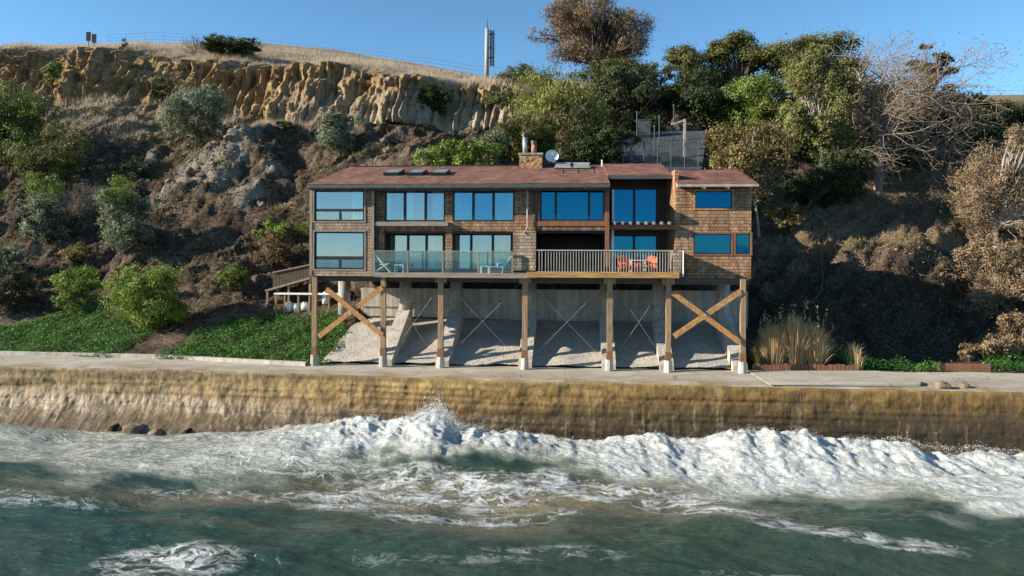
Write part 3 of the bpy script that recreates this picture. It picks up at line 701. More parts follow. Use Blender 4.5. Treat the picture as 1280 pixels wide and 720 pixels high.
# ------------------------------------------------------------------ the beach house
H0 = P(640, 340, 0)
house = thing('beach_house', 'long brown shingled two storey house with wide windows standing on timber posts', 'house', (-2.5, 0, ZP))
YA, YB, YR, YD, YF, YE = 0., .35, 1.7, .30, .75, 4.4         # wall planes: left wing, bays, recessed doors, middle, right wing, deep recess
xA0, xA1 = X_(387.7, YA), X_(467, YA)
xB1 = X_(666, YB); xD1 = X_(761.5, YD); xF0, xF1 = X_(844, YF), X_(939, YF)
ZD = Z_(341, 0)                                              # deck level
ZT = Z_(232, 0) + .05                                        # wall top under the eaves
ZM0, ZM1 = Z_(289, YB), Z_(277.5, YB)                        # band between the storeys
ZB = Z_(346.5, 0)
def hole(x0, x1, y0, y1, Y): return rect(x0, x1, y0, y1, Y)
def window(px, Y, vm=(), hm=None, pane='pane_clear', name='window', fw=.09, trim=None, label=None, dep=.12):
    x0, x1, z0, z1 = px if len(px) == 4 and isinstance(px, tuple) and px[0] < 100 else rect(*px, Y)
    mb = MB(); y0, y1 = Y+.02, Y+.02+dep
    mb.box(x0+.002, x0+fw, y0, y1, z0+.002, z1-.002); mb.box(x1-fw, x1-.002, y0, y1, z0+.002, z1-.002)
    mb.box(x0+fw, x1-fw, y0, y1, z0+.002, z0+fw); mb.box(x0+fw, x1-fw, y0, y1, z1-fw, z1-.002)
    zm = z1-fw; zlo = z0+fw
    if hm:
        ya, yb, subs = hm
        za, zb = Z_(yb, Y, sum(px[:2])/2), Z_(ya, Y, sum(px[:2])/2)
        mb.box(x0+fw, x1-fw, y0, y1, za, zb)
        for s in subs: c = X_(s, Y); mb.box(c-.06, c+.06, y0, y1, z0+fw, za)
        zlo = zb
    for s in vm: c = X_(s, Y); mb.box(c-.075, c+.075, y0, y1, zlo, zm)
    wn_ = part(name, mb.mesh(name, M['dark']), house, label)
    g = MB(); cuts = [x0+fw*.6] + [X_(s, Y) for s in vm] + [x1-fw*.6]
    zc_ = [z0+fw*.6, z1-fw*.6] if not hm else [z0+fw*.6, (za+zb)/2, z1-fw*.6]
    for xa, xb in zip(cuts[:-1], cuts[1:]):
        for zl_, zh_ in zip(zc_[:-1], zc_[1:]):           # every sheet sits a little differently in its frame
            k1, k2 = random.uniform(-.007, .007), random.uniform(-.009, .009); yc = Y+.08
            f_ = [(xa+.002, yc-k1-k2, zl_+.002), (xb-.002, yc+k1-k2, zl_+.002), (xb-.002, yc+k1+k2, zh_-.002), (xa+.002, yc-k1+k2, zh_-.002)]
            g.poly(f_ + [(a, b+.012, c) for a, b, c in f_], [(0, 1, 2, 3), (7, 6, 5, 4), (0, 4, 5, 1), (1, 5, 6, 2), (2, 6, 7, 3), (3, 7, 4, 0)])
    part('pane', g.mesh('pane', M[pane]), wn_)
    if trim:
        t = MB(); e = .09
        t.box(x0-e, x0-.003, Y-.035, Y+.05, z0-e, z1+e); t.box(x1+.003, x1+e, Y-.035, Y+.05, z0-e, z1+e)
        t.box(x0-.003, x1+.003, Y-.035, Y+.05, z0-e, z0-.003); t.box(x0-.003, x1+.003, Y-.035, Y+.05, z1+.003, z1+e)
        part('trim', t.mesh('trim', M[trim]), wn_)
    return wn_
hA1, hA2 = (392.9, 455.4, 235.6, 276.4), (392.9, 455.4, 289.7, 336.4)
hB1, hC1 = (481, 556.5, 235.8, 276.8), (566, 643, 235.8, 276.8)
hB2, hC2 = (485.6, 555, 292.7, 337.5), (567, 640, 292.2, 337.5)
hD1 = (675.2, 755.6, 236.5, 276.2)
hE1, hE2 = (764.3, 821, 236, 279.5), (764.3, 821, 294.5, 337.6)
hF1, hF2, hF3 = (869, 915.5, 238.8, 260.5), (867.5, 914.5, 292.3, 317.6), (919.5, 938.2, 292.3, 317.6)
T = .22
# outer walls
m = MB().wall(xA0, xA1, YA, YA+T, ZB, ZT, [hole(*h, YA) for h in (hA1, hA2)])
part('wall', m.mesh('wall', M['shingle_grey']), house, 'left wing wall in pale weathered shingles')
m = MB().box(xA0, xA0+.2, YA+T+.002, 8.2, ZB, ZT); part('wall', m.mesh('wall', M['shingle']), house)
m = MB().wall(xA1+.002, xB1, YB, YB+T, ZM0, ZT, [hole(*h, YB) for h in (hB1, hC1)])
for a, b in ((472.7, 480.), (556.8, 565.2), (641.5, 666)):
    m.box(X_(a, YB), X_(b, YB)-.004, YB, YB+T, ZD, ZM0-.002)
part('wall', m.mesh('wall', M['shingle']), house)
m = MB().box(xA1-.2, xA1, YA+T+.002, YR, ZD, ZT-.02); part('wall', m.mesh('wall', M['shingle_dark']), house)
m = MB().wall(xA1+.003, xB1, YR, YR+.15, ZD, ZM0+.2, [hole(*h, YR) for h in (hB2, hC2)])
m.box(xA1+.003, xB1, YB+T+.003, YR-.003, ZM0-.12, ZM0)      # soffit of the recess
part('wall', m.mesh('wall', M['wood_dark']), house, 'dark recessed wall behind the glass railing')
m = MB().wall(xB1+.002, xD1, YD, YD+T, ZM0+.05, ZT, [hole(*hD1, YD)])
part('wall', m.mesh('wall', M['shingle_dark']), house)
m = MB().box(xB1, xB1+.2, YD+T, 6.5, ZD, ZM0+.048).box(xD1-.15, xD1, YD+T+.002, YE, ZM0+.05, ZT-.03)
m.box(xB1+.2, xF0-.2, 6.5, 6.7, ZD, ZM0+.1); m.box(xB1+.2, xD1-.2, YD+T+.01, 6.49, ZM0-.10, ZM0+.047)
part('wall', m.mesh('wall', M['dark']), house, 'back wall of the covered porch with its shade put into a near black colour')  # porch darkness comes from the near-black finish of these walls
m = MB().wall(xD1-.1, xF0-.002, YE, YE+.2, ZD, ZT+.9, [hole(*h, YE) for h in (hE1, hE2)])
part('wall', m.mesh('wall', M['wood_dark']), house)
m = MB().wall(xF0, xF1, YF, YF+T, ZB, ZT-.02, [hole(*h, YF) for h in (hF1, hF2, hF3)])
part('wall', m.mesh('wall', M['shingle']), house, 'right wing wall in red brown shingles')
for xa, zt_ in ((xF0, ZT+1.0), (xF1-.2, ZT)): part('wall', MB().box(xa, xa+.2, YF+T+.002, 7.2, ZB, zt_).mesh('wall', M['shingle']), house)
# corner boards
for xa in (xA0-.03, xA1-.13): part('corner_board', MB().box(xa, xa+.16, YA-.04, YA-.003, ZB, ZT).mesh('corner_board', M['wood_grey']), house)
# windows
window(hA1, YA, hm=(261, 264.4, [424.8]), trim='wood_grey'); window(hA2, YA, hm=(320.3, 324.6, [424.8]), trim='wood_grey')
window(hB1, YB, vm=(505.7, 531.7)); window(hC1, YB, vm=(591.4, 616.6), pane='pane_mid')
window(hB2, YR, vm=(510, 533), name='sliding_door'); window(hC2, YR, vm=(589, 616), name='sliding_door')
window(hD1, YD, vm=(694.5, 736), pane='pane_blue', trim='wood_red')
window(hE1, YE, vm=(792.6,), pane='pane_blue', fw=.05, name='sliding_door'); window(hE2, YE, vm=(792.6,), pane='pane_blue', fw=.05, name='sliding_door')
window(hF1, YF, pane='pane_blue', trim='wood_orange', fw=.05); window(hF2, YF, pane='pane_blue', trim='wood_red', fw=.05); window(hF3, YF, pane='pane_blue', trim='wood_red', fw=.05)
# ledge over the left deck, trims and posts of the facade
m = MB().box(X_(470, YB), X_(561, YB), YB-.35, YB-.004, Z_(283, YB), Z_(277.8, YB)); part('ledge', m.mesh('ledge', M['wood_grey_x']), house)
m = MB().box(xB1+.05, xD1-.02, YD-.06, YD-.004, Z_(282.5, YD), Z_(277, YD)); part('sill_beam', m.mesh('sill_beam', M['wood_red']), house)
m = MB().box(X_(756.2, YD), X_(761.3, YD), YD-.10, YD-.004, ZD, Z_(235, YD)); part('trim_post', m.mesh('trim_post', M['wood_red']), house)
m = MB().box(X_(668.5, YD), X_(674, YD), YD-.05, YD-.004, ZM0+.1, Z_(235, YD)); part('trim_post', m.mesh('trim_post', M['wood_dark']), house)
m = MB().box(X_(641.3, -.2), X_(669.8, -.2), -.22, YB-.005, Z_(337.8, -.2), Z_(288.5, -.2)); part('shingle_box', m.mesh('shingle_box', M['shingle_grey']), house, 'weathered shingle clad box between the two decks')
m = MB().tube(P(659.3, 231, .12), P(659.3, 285, .12), .05); m.tube(P(659.3, 285, .12), P(655, 291, -.28), .05)
part('downpipe', m.mesh('downpipe', M['rail_grey']), house)
m = MB().tube(P(470.3, 233, .2), P(470.3, 336, .2), .06); part('downpipe', m.mesh('downpipe', M['gutter']), house)
# interior: floors, partitions, back walls, curtains
zf = Z_(279, 2)
part('interior_wall', MB().box(xA0+.21, xB1-.1, 3.6, 3.68, ZD+.1, ZT-.1).mesh('interior_wall', M['interior']), house)
m = MB().box(xA0+.21, xF1-.21, 6.9, 7.0, ZD+.3, ZT+.8)
for x in (X_(462, 1), X_(561, 1), X_(655, 1), X_(761, 1)+.3): m.box(x-.06, x+.06, YR+.18, 6.88, ZD+.02, ZT-.1)
part('interior_wall', m.mesh('interior_wall', M['interior']), house)
for bx in ((xA0+.21, xB1-.02, YB+T+.01, 6.85, zf-.15, zf+.01), (xB1+.22, xD1-.2, YD+T+.02, 6.45, zf+.06, zf+.14), (xF0+.21, xF1-.21, YF+T+.01, 6.85, zf-.3, zf-.2), (xF0+.21, xF1-.21, YF+T+.01, 6.85, ZD+.01, ZD+.1), (xA0+.21, xB1-.02, YR+.2, 6.85, ZD+.005, ZD+.09)):
    part('interior_floor', MB().box(*bx).mesh('interior_floor', M['interior_floor']), house)
for bx in ((xA0+.22, xB1-.03, YB+T+.02, 6.85, ZT-.09, ZT-.04), (xB1+.01, xD1-.17, YD+T+.02, 6.45, ZT-.09, ZT-.04), (xF0+.21, xF1-.21, YF+T+.01, 6.85, ZT-.12, ZT-.06)):
    part('interior_ceiling', MB().box(*bx).mesh('interior_ceiling', M['interior']), house)
def curtain(x0, x1, z0, z1, Y):
    n = max(8, int((x1-x0)/.045)); xs = np.linspace(x0, x1, n); ys = Y + .05*np.sin(np.arange(n)*1.9)
    v = [(x, y, z) for x, y in zip(xs, ys) for z in (z0, z1)]
    f = [(2*i, 2*i+2, 2*i+3, 2*i+1) for i in range(n-1)]
    part('curtain', np_mesh('curtain', v, f, M['curtain'], True), house)
for h, Y, spans in ((hA1, YA, [(440, 455)]), (hB1, YB, [(540, 556), (482, 488), (508, 516)]), (hC1, YB, [(567, 577), (635, 642)]), (hB2, YR, [(487, 503), (538, 544)]), (hC2, YR, [(568, 586), (627, 630)]), (hF3, YF, [(925, 931)]), (hA2, YA, [(394, 397)])):
    for a, b in spans: curtain(X_(a, Y+.2), X_(b, Y+.2), Z_(h[3], Y)+.08, Z_(h[2], Y)-.1, Y+.2)

# roof
def slab(pts, th, name, mat, lab=None):
    up = Vector((0, 0, th)); pts = [Vector(p) for p in pts]; n = len(pts); mb = MB()
    mb.poly(pts + [p-up for p in pts], [tuple(range(n)), tuple(range(2*n-1, n-1, -1))] + [(i, n+i, n+(i+1) % n, (i+1) % n) for i in range(n)])
    return part(name, mb.mesh(name, M[mat]), house, lab)
YEV = -.6; zE = Z_(229.3, YEV, 600); YRG = 7.6; zR = Z_(207.3, YRG, 640)
xl = X_(384.3, YEV, 230); xr = X_(762.5, YEV, 230); xm = X_(840, 2.6, 220)
sl = (zR-zE)/(YRG-YEV)
roof = slab([(xl, YEV, zE), (xr, YEV, zE), (xr, 2.2, zE+sl*(2.2-YEV)), (xr, YRG, zR), (xl, YRG, zR)], .14, 'roof', 'roof', 'main roof in red brown shingles')
slab([(xr+.003, 2.0, zE+sl*(2.0-YEV)+.12), (xm, 2.0, zE+sl*(2.0-YEV)+.12), (xm, YRG, zR+.10), (xr+.003, YRG, zR+.10)], .16, 'roof', 'roof', 'short roof over the recess')
slab([(xl, YRG+.003, zR), (xm, YRG+.003, zR), (xm, 11.5, zR-1.1), (xl, 11.5, zR-1.1)], .14, 'roof', 'roof', 'rear roof slope')
YFV = -.05; zFE = Z_(229.6, YFV, 890); YFR = 4.6; zFR = Z_(212.3, YFR, 880)
xfl = X_(847, YFV, 230); xfr = X_(948, YFV, 230)
slab([(xfl, YFV, zFE), (xfr, YFV, zFE), (xfr, YFR, zFR), (xm+.004, YFR, zFR), (xm+.004, YFV+1.2, zFE+(zFR-zFE)*1.2/(YFR-YFV))], .13, 'roof', 'roof', 'roof of the right wing')
slab([(xm+.01, YFR+.003, zFR), (xfr, YFR+.003, zFR), (xfr, 9.5, zFR-1.2), (xm+.01, 9.5, zFR-1.2)], .13, 'roof', 'roof')
m = MB().box(xl, xr, YEV-.13, YEV-.003, zE-.26, zE-.05); gut = part('gutter', m.mesh('gutter', M['gutter']), house)
m = MB().box(xl+.05, xr-.02, YEV+.02, YEV+.07, zE-.36, zE-.145); part('fascia', m.mesh('fascia', M['wood_dark']), house)
m = MB().box(xr+.02, xm-.02, 1.86, 1.997, zE+sl*2.75-.20, zE+sl*2.75+.02); part('gutter', m.mesh('gutter', M['gutter']), house)
m = MB().box(xfl, xfr, YFV-.12, YFV-.003, zFE-.18, zFE-.04); part('gutter', m.mesh('gutter', M['rail_grey']), house)
m = MB().beam((xfl-.02, YFV-.05, zFE-.16), (xm+.02, YFV+1.25, zFE+.18), .05, .22); part('barge_board', m.mesh('barge_board', M['rail_grey']), house)
m = MB().box(xm-.04, xm+.04, YRG-.2, YRG+.1, zR+.12, zR+.16).box(xl, xm, YRG-.1, YRG+.12, zR+.005, zR+.05); part('ridge_cap', m.mesh('ridge_cap', M['roof']), house)
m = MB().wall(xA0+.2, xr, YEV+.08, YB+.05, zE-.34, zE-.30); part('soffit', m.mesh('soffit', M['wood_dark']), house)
for px in (402, 437, 457, 497, 527, 561, 620, 647, 668, 702, 731):
    x = X_(px, YEV, 231); m = MB().beam((x, YEV-.02, zE-.19-.09), (x, YB, zE-.12), .09, .13)
    part('rafter_tail', m.mesh('rafter_tail', M['wood_grey']), house)
for px in (881, 911):
    x = X_(px, YFV, 231); m = MB().beam((x, YFV-.02, zFE-.24), (x, YF, zFE-.1), .09, .12); part('rafter_tail', m.mesh('rafter_tail', M['white']), house)
# roof lights and rooflight rack
def onroof(px, py):
    d = ray(px, py); n = Vector((0, -sl, 1)); t = (Vector((0, YEV, zE))-CL).dot(n)/d.dot(n); return CL+d*t
for px in (493, 522, 551):
    c = onroof(px, 217.5); a = Vector((1, 0, 0)); b = Vector((0, 1, sl)).normalized(); n = Vector((0, -sl, 1)).normalized(); wd, hd = .50, .85
    fr = MB(); q = [c+a*i*wd+b*j*hd for i, j in ((-1, -1), (1, -1), (1, 1), (-1, 1))]
    fr.poly(q+[p+n*.2 for p in q], [(0, 1, 5, 4), (1, 2, 6, 5), (2, 3, 7, 6), (3, 0, 4, 7), (4, 5, 6, 7)])
    s_ = part('skylight', fr.mesh('skylight', M['dark']), house)
    g = MB(); q = [c+a*i*(wd-.08)+b*j*(hd-.1)+n*.206 for i, j in ((-1, -1), (1, -1), (1, 1), (-1, 1))]; g.poly(q, [(0, 1, 2, 3)])
    part('pane', g.mesh('pane', M['solar']), s_)
for a, b, lab in ((693, 714, 'left tilted flat panel on the roof'), (716, 738, 'right tilted flat panel on the roof')):
    c0_, c1_ = onroof(a, 211.5), onroof(b, 211.5); m = MB()
    m.poly([c0_+Vector((0, 0, .12)), c1_+Vector((0, 0, .12)), c1_+Vector((0, 1.1, .55)), c0_+Vector((0, 1.1, .55)), c0_, c1_, c1_+Vector((0, 1.1, .2)), c0_+Vector((0, 1.1, .2))],
           [(4, 5, 1, 0), (5, 6, 2, 1), (6, 7, 3, 2), (7, 4, 0, 3), (0, 1, 2, 3)])
    s_ = part('roof_panel', m.mesh('roof_panel', M['dark']), house, lab)
    g = MB(); d = Vector((.06, 0, .012)); g.poly([c0_+Vector((.07, .06, .15)), c1_+Vector((-.07, .06, .15)), c1_+Vector((-.07, 1.04, .535)), c0_+Vector((.07, 1.04, .535))], [(0, 1, 2, 3)]); part('pane', g.mesh('pane', M['solar']), s_)
    for o_ in (Vector((0, .02, .14)), Vector((0, 1.1, .56))): part('frame', MB().beam(c0_+o_, c1_+o_, .06, .09).mesh('frame', M['rail_grey']), s_)
fr = MB()
for x in (696, 715, 735): a = onroof(x, 217); b = onroof(x, 212); fr.tube(a+Vector((0, 0, .2)), b+Vector((0, 0, .2)), .02); fr.tube(a, a+Vector((0, 0, .2)), .02)
a, b = onroof(696, 217), onroof(735, 217); fr.tube(a+Vector((0, 0, .2)), b+Vector((0, 0, .2)), .02); part('vent_pipe', MB().tube(onroof(715, 206.5), onroof(715, 206.5)+Vector((0, 0, .8)), .02).mesh('vent_pipe', M['gutter']), house)
part('pipe_rail', fr.mesh('pipe_rail', M['wood_dark']), house)
m = MB().tube(onroof(752.5, 208), onroof(752.5, 208)+Vector((0, 0, .45)), .05); part('vent_pipe', m.mesh('vent_pipe', M['white']), house)
# chimney
YC = 6.2; x0, x1, z0, z1 = rect(649, 677.5, 193.5, 213, YC)
ch = part('chimney', MB().box(x0, x1, YC, YC+1.2, z0-.5, z1).mesh('chimney', M['stone']), house)
part('cap', MB().box(x0-.06, x1+.06, YC-.06, YC+1.26, z1+.002, z1+.13).mesh('cap', M['concrete']), ch)
a, b = P(656.3, 193, YC+.5), P(656.3, 171, YC+.5); m = MB().tube(a, b, .17, n=14); part('flue', m.mesh('flue', M['steel'], True), ch, 'tall steel flue')
part('flue_cap', MB().tube(b+Vector((0, 0, .002)), b+Vector((0, 0, .22)), .22, .20, 14).mesh('flue_cap', M['dark']), ch)
a, b = P(667.5, 193, YC+.5), P(667.5, 181, YC+.5); m = MB().tube(a, b, .19, n=14); part('flue', m.mesh('flue', M['rust'], True), ch, 'short rust red flue')
part('flue_cap', MB().tube(b+Vector((0, 0, .002)), b+Vector((0, 0, .26)), .21, .21, 14).mesh('flue_cap', M['gutter']), ch)

# decks
xg0, xg1 = X_(467.5, -.45), X_(641, -.45); YG = -.5
m = MB().box(xg0, xB1+.3, YG, YR-.01, ZD-.16, ZD-.02).box(xg0, xB1+.3, YG-.06, YG-.003, ZD-.30, ZD-.01)
part('deck', m.mesh('deck', M['wood_grey_x']), house, 'grey left deck')
gr = part('glass_railing', MB().box(xg0, X_(640.5, YG), YG+.04, YG+.10, Z_(314.8, YG), Z_(314.8, YG)+.04).mesh('glass_railing', M['rail_grey']), house)
gp = [467.8, 509.5, 553.5, 598, 640.3]
for i, p in enumerate(gp):
    x = X_(p, YG); part('post', MB().box(x-.045, x+.045, YG+.02, YG+.12, ZD-.02, Z_(315, YG)).mesh('post', M['wood_grey']), gr)
for a, b in zip(gp[:-1], gp[1:]):
    part('glass_panel', MB().box(X_(a, YG)+.05, X_(b, YG)-.05, YG+.06, YG+.072, ZD+.04, Z_(315.3, YG)).mesh('glass_panel', M['glass_rail']), gr)
YW = -.55; xw0, xw1 = X_(658.5, YW), X_(849, YW); zrail = Z_(313.2, YW, 755)
m = MB().box(xB1+.3, xF0-.003, YW+.005, 6.48, ZD-.12, ZD-.02); part('deck', m.mesh('deck', M['wood_grey_x']), house, 'right deck floor')
m = MB().beam((xw0, YW-.06, Z_(343.2, YW, 660)), (xw1, YW-.06, Z_(344., YW, 848)), .12, .33); part('rim_beam', m.mesh('rim_beam', M['wood_ochre']), house, 'ochre stained rim beam of the right deck')
rl = part('railing', MB().box(X_(671, YW), X_(842, YW), YW-.04, YW+.08, zrail-.03, zrail+.04).box(X_(671, YW), X_(842, YW), YW, YW+.04, ZD+.06, ZD+.10).mesh('railing', M['rail_grey']), house)
mb = MB()
for p in np.linspace(682, 839, 46): x = X_(p, YW); mb.box(x-.022, x+.022, YW+.003, YW+.037, ZD-.02, zrail-.031)
for p in (674, 677.5): x = X_(p, YW); mb.box(x-.022, x+.022, YW+.003, YW+.037, ZD-.02, zrail-.031)
part('balusters', mb.mesh('balusters', M['rail_grey']), rl)
m = MB().box(X_(841.5, YW), X_(852, YW), YW-.02, YF-.004, ZD-.1, zrail+.05); part('shingle_box', m.mesh('shingle_box', M['shingle_grey']), house, 'pale shingle clad end of the railing')
m = MB().tube((X_(854.3, YW), YW+.0, ZD-.15), (X_(854.3, YW), YW+.0, zrail+.02), .035); part('downpipe', m.mesh('downpipe', M['white']), house)
# pergola over the recess
zp = Z_(283.8, .6, 800); xq0, xq1 = X_(762, .6), xF0-.01
m = MB().box(xq0, xq1, .55, .70, zp-.14, zp+.12); pg = part('pergola', m.mesh('pergola', M['wood_red']), house)
for px in np.linspace(768.5, 837, 8):
    x = X_(px, .3); part('rafter', MB().box(x-.06, x+.06, .18, YE-.01, zp+.123, zp+.30).mesh('rafter', M['wood_grey']), pg)
# underfloor
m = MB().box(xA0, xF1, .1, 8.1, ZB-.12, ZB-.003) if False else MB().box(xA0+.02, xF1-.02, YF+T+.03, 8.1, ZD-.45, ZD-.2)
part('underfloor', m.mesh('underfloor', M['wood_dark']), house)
YP = .30
ptx = [393.3, 479.3, 551, 656, 762, 835.3, 928.3]; pby = [459.3, 460.5, 461.8, 463.5, 464.6, 466, 467.6]
zbeam = Z_(348.5, YP)
m = MB().box(X_(388, YP), X_(655, YP), YP+.14, YP+.42, ZB-.33, ZB-.01).box(X_(655.2, YP), X_(938, YP), YP+.14, YP+.40, ZB-.36, ZB-.02)
m.box(X_(388, YP), X_(938, YP), 4.9, 5.2, ZB-.36, ZB-.02)
for p in np.linspace(400, 930, 24): x = X_(p, YP); m.box(x-.06, x+.06, YP+.43, 4.88, ZB-.27, ZB-.02)
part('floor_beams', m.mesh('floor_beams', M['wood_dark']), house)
for i, (px, by) in enumerate(zip(ptx, pby)):
    x = P(px-.3, by, YP).x; zt = ZB-.02; wdt = .27 if i not in (2, 3, 4) else .30
    po = part('post', MB().box(x-wdt/2-.01, x+wdt/2+.01, YP-.12, YP+.12, ZP+.66, zt).mesh('post', M['wood_post']), house)
    part('footing', MB().tube((x, YP, ZP-.15), (x, YP, ZP+.66), .26, .22, 10).mesh('footing', M['concrete_pale']), po)
    part('cap_block', MB().box(x-.34, x+.34, YP-.10, YP+.138, zt-.30 if i in (0, 6) else zt-.34, zt+.0).mesh('cap_block', M['wood_grey']), po) if i in (2, 3, 4, 5) else None
    part('post_sleeve', MB().box(x-wdt/2-.035, x+wdt/2+.035, YP-.145, YP+.145, ZP+.67, ZP+1.15).mesh('post_sleeve', M['wood_red']), po)
for p, q in (((398.5, 420.5), (478, 359)), ((408, 361), (478, 419)), ((841, 366), (924, 427.5)), ((842.5, 420.5), (926, 364))):
    dy = .17 if (p[1] > q[1]) else .29
    a, b = P(*p, YP-dy+.02), P(*q, YP-dy+.02); part('brace', MB().beam(a, b, .075, .30, (0, 0, 1)).mesh('brace', M['wood_orange']), house)
for c in ((437.5, 390), (882, 394.5)):
    a = P(*c, YP-.33); part('bolt', MB().tube(a, a+Vector((0, .1, 0)), .07, n=10).mesh('bolt', M['steel']), house)
rods = [((482, 352), (548, 455)), ((548, 360), (484, 450)), ((554, 452), (652, 352)), ((556, 352), (653, 455)), ((660, 452), (759, 352)), ((660, 352), (759, 455)), ((765, 452), (833, 352)), ((765, 352), (833, 455))]
for p, q in rods:
    a, b = P(*p, YP+.18), P(*q, YP+.18); part('tie_rod', MB().tube(a, b, .007, n=6).mesh('tie_rod', M['rail_grey']), house)
# round rear columns, sloping concrete fins
rcx = [(430.5, 349), (507, 350), (570.5, 351), (663.5, 351), (757.5, 351), (823, 352), (904, 353)]
YCc = 5.0
for i, (px, py) in enumerate(rcx):
    x = X_(px, YCc, 375); zt = ZB-.37; zb = Z_(384, YCc)
    part('column', MB().tube((x, YCc, zb-.6), (x, YCc, zt), .40, n=20).mesh('column', M['concrete'], True), house)
    xp = P(ptx[i]-.3, pby[i], YP).x
    hw = .34; y0_, y1_ = .75, 5.35; z0_, z1_ = ZP+.35, zb+.25
    if i == 0: continue
    f = MB(); pts = []
    for xx0, yy, zz in ((xp, y0_, z0_), (x, y1_, z1_)):
        for sgn in (-1, 1): pts += [(xx0+sgn*hw*1.2, yy, zz), (xx0+sgn*hw*1.2, yy, zz-3.2 if yy > 2 else ZP-.3)]
    f.poly(pts, [(0, 2, 6, 4), (0, 1, 3, 2), (2, 3, 7, 6), (0, 4, 5, 1), (4, 6, 7, 5)])
    part('buttress', f.mesh('buttress', M['concrete_pale']), house)
# gravel slope and rear retaining wall beneath the house
a, b = P(402, 458, 1.1), P(448, 402, 6.5); c, d = P(925, 468, 1.1), P(925, 402, 6.5)
nx, ny = 90, 30
U, V_ = np.meshgrid(np.linspace(0, 1, nx), np.linspace(0, 1, ny), indexing='ij')
Q = lambda k: (a[k]*(1-U)+c[k]*U)*(1-V_) + (b[k]*(1-U)+d[k]*U)*V_
QX, QY = Q(0), Q(1); z_hi = Z_(401.5, 6.5)
QZ = (ZP+.02)*(1-V_) + z_hi*V_ + .05*fbm(QX*.8, QY*.8, None, 101, 3) + .02*fbm(QX*4, QY*4, None, 102, 2) + .10
tag(link('gravel_slope', np_mesh('gravel_slope', np.stack([QX, QY, QZ], 2), grid_faces(nx, ny), M['gravel'], True)), kind='structure')
rw = thing('retaining_wall', 'tall grey concrete retaining wall behind the posts under the house', 'retaining wall', (0, 6.7, z_hi))
part('wall_face', MB().box(X_(452, 6.7), X_(935, 6.7), 6.65, 7.1, z_hi-.8, Z_(361.5, 6.65)).mesh('wall_face', M['concrete_pale']), rw)
part('coping', MB().box(X_(452, 6.7), X_(935, 6.7), 6.55, 6.647, z_hi+.9, z_hi+1.08).mesh('coping', M['concrete_pale']), rw)

# ------------------------------------------------------------------ things on the decks and roof
c = onroof(690, 208); c.z += 0; top = P(690, 195, c.y-.3)
sdh = thing('satellite_dish', 'round white satellite dish on a short mast beside the stone chimney', 'satellite dish', tuple(c))
n_, m_ = 20, 6; v = []; ax = Vector((.10, -.95, .30)).normalized(); rt = ax.cross(Vector((0, 0, 1))).normalized(); upv = rt.cross(ax)
for j in range(m_+1):
    r = .46*j/m_
    for i in range(n_): t = 2*math.pi*i/n_; v.append(top + rt*math.cos(t)*r + upv*math.sin(t)*r + ax*(r*r*.55-.1))
f = [(j*n_+i, j*n_+(i+1) % n_, (j+1)*n_+(i+1) % n_, (j+1)*n_+i) for j in range(m_) for i in range(n_)]
part('dish', np_mesh('dish', v, f, M['plastic_white'], True), sdh)
part('mast', MB().tube(c-Vector((0, 0, .1)), top+Vector((0, .12, -.1)), .035).mesh('mast', M['gutter']), sdh)
part('feed_arm', MB().tube(top-upv*.42, top+ax*.5-upv*.1, .018).tube(top+ax*.5-upv*.12, top+ax*.52-upv*.02, .05).mesh('feed_arm', M['rail_grey']), sdh)

def lounge(px, py, Y, flip, label, mat, long=True):
    b = P(px, py, Y); b.z = ZD-.02; s = -1 if flip else 1
    r = thing('lounge_chair', label, 'lounge chair', tuple(b), 'white lounge chairs on the left deck')
    V3 = lambda x, y, z: b + Vector((s*x, y, z))
    L_ = 1.25 if long else .55
    seat = MB()
    for k in range(6): seat.beam(V3(-.1, -.28+.112*k, .36), V3(L_-.35, -.28+.112*k, .38), .09, .03)
    part('seat', seat.mesh('seat', M['white']), r)
    bk = MB()
    for k in range(6): bk.beam(V3(-.1, -.28+.112*k, .37), V3(-.62, -.28+.112*k, 1.02), .09, .03)
    part('backrest', bk.mesh('backrest', M['white']), r)
    for x in (-.05, L_-.5):
        for y in (-.3, .3): part('leg', MB().beam(V3(x, y, 0), V3(x-.06, y, .37), .05, .05).mesh('leg', M['white']), r)
    for y in (-.32, .32): part('armrest', MB().beam(V3(-.35, y, .62), V3(.3, y, .58), .07, .03).beam(V3(.28, y, .36), V3(.28, y, .58), .04, .04).mesh('armrest', M['white']), r)
lounge(627, 336, .35, True, 'white reclining lounge chair at the right end of the glass railed deck', 'white')
def tall_chair(px, Y, label):
    b = P(px, 336, Y); b.z = ZD-.02
    r = thing('folding_chair', label, 'folding chair', tuple(b)); V3 = lambda x, y, z: b + Vector((x, y, z))
    for y in (-.25, .25):
        part('frame', MB().beam(V3(-.45, y, 1.05), V3(.45, y, 0), .06, .05).beam(V3(-.5, y, 0), V3(.35, y, .55), .06, .05).mesh('frame', M['white']), r)
    part('seat', MB().beam(V3(-.2, 0, .45), V3(.33, 0, .5), .5, .03).mesh('seat', M['white']), r)
    part('backrest', MB().beam(V3(-.43, 0, 1.05), V3(-.12, 0, .55), .48, .03).mesh('backrest', M['white']), r)
tall_chair(479.5, .3, 'white folding deck chair at the left end of the glass railed deck')
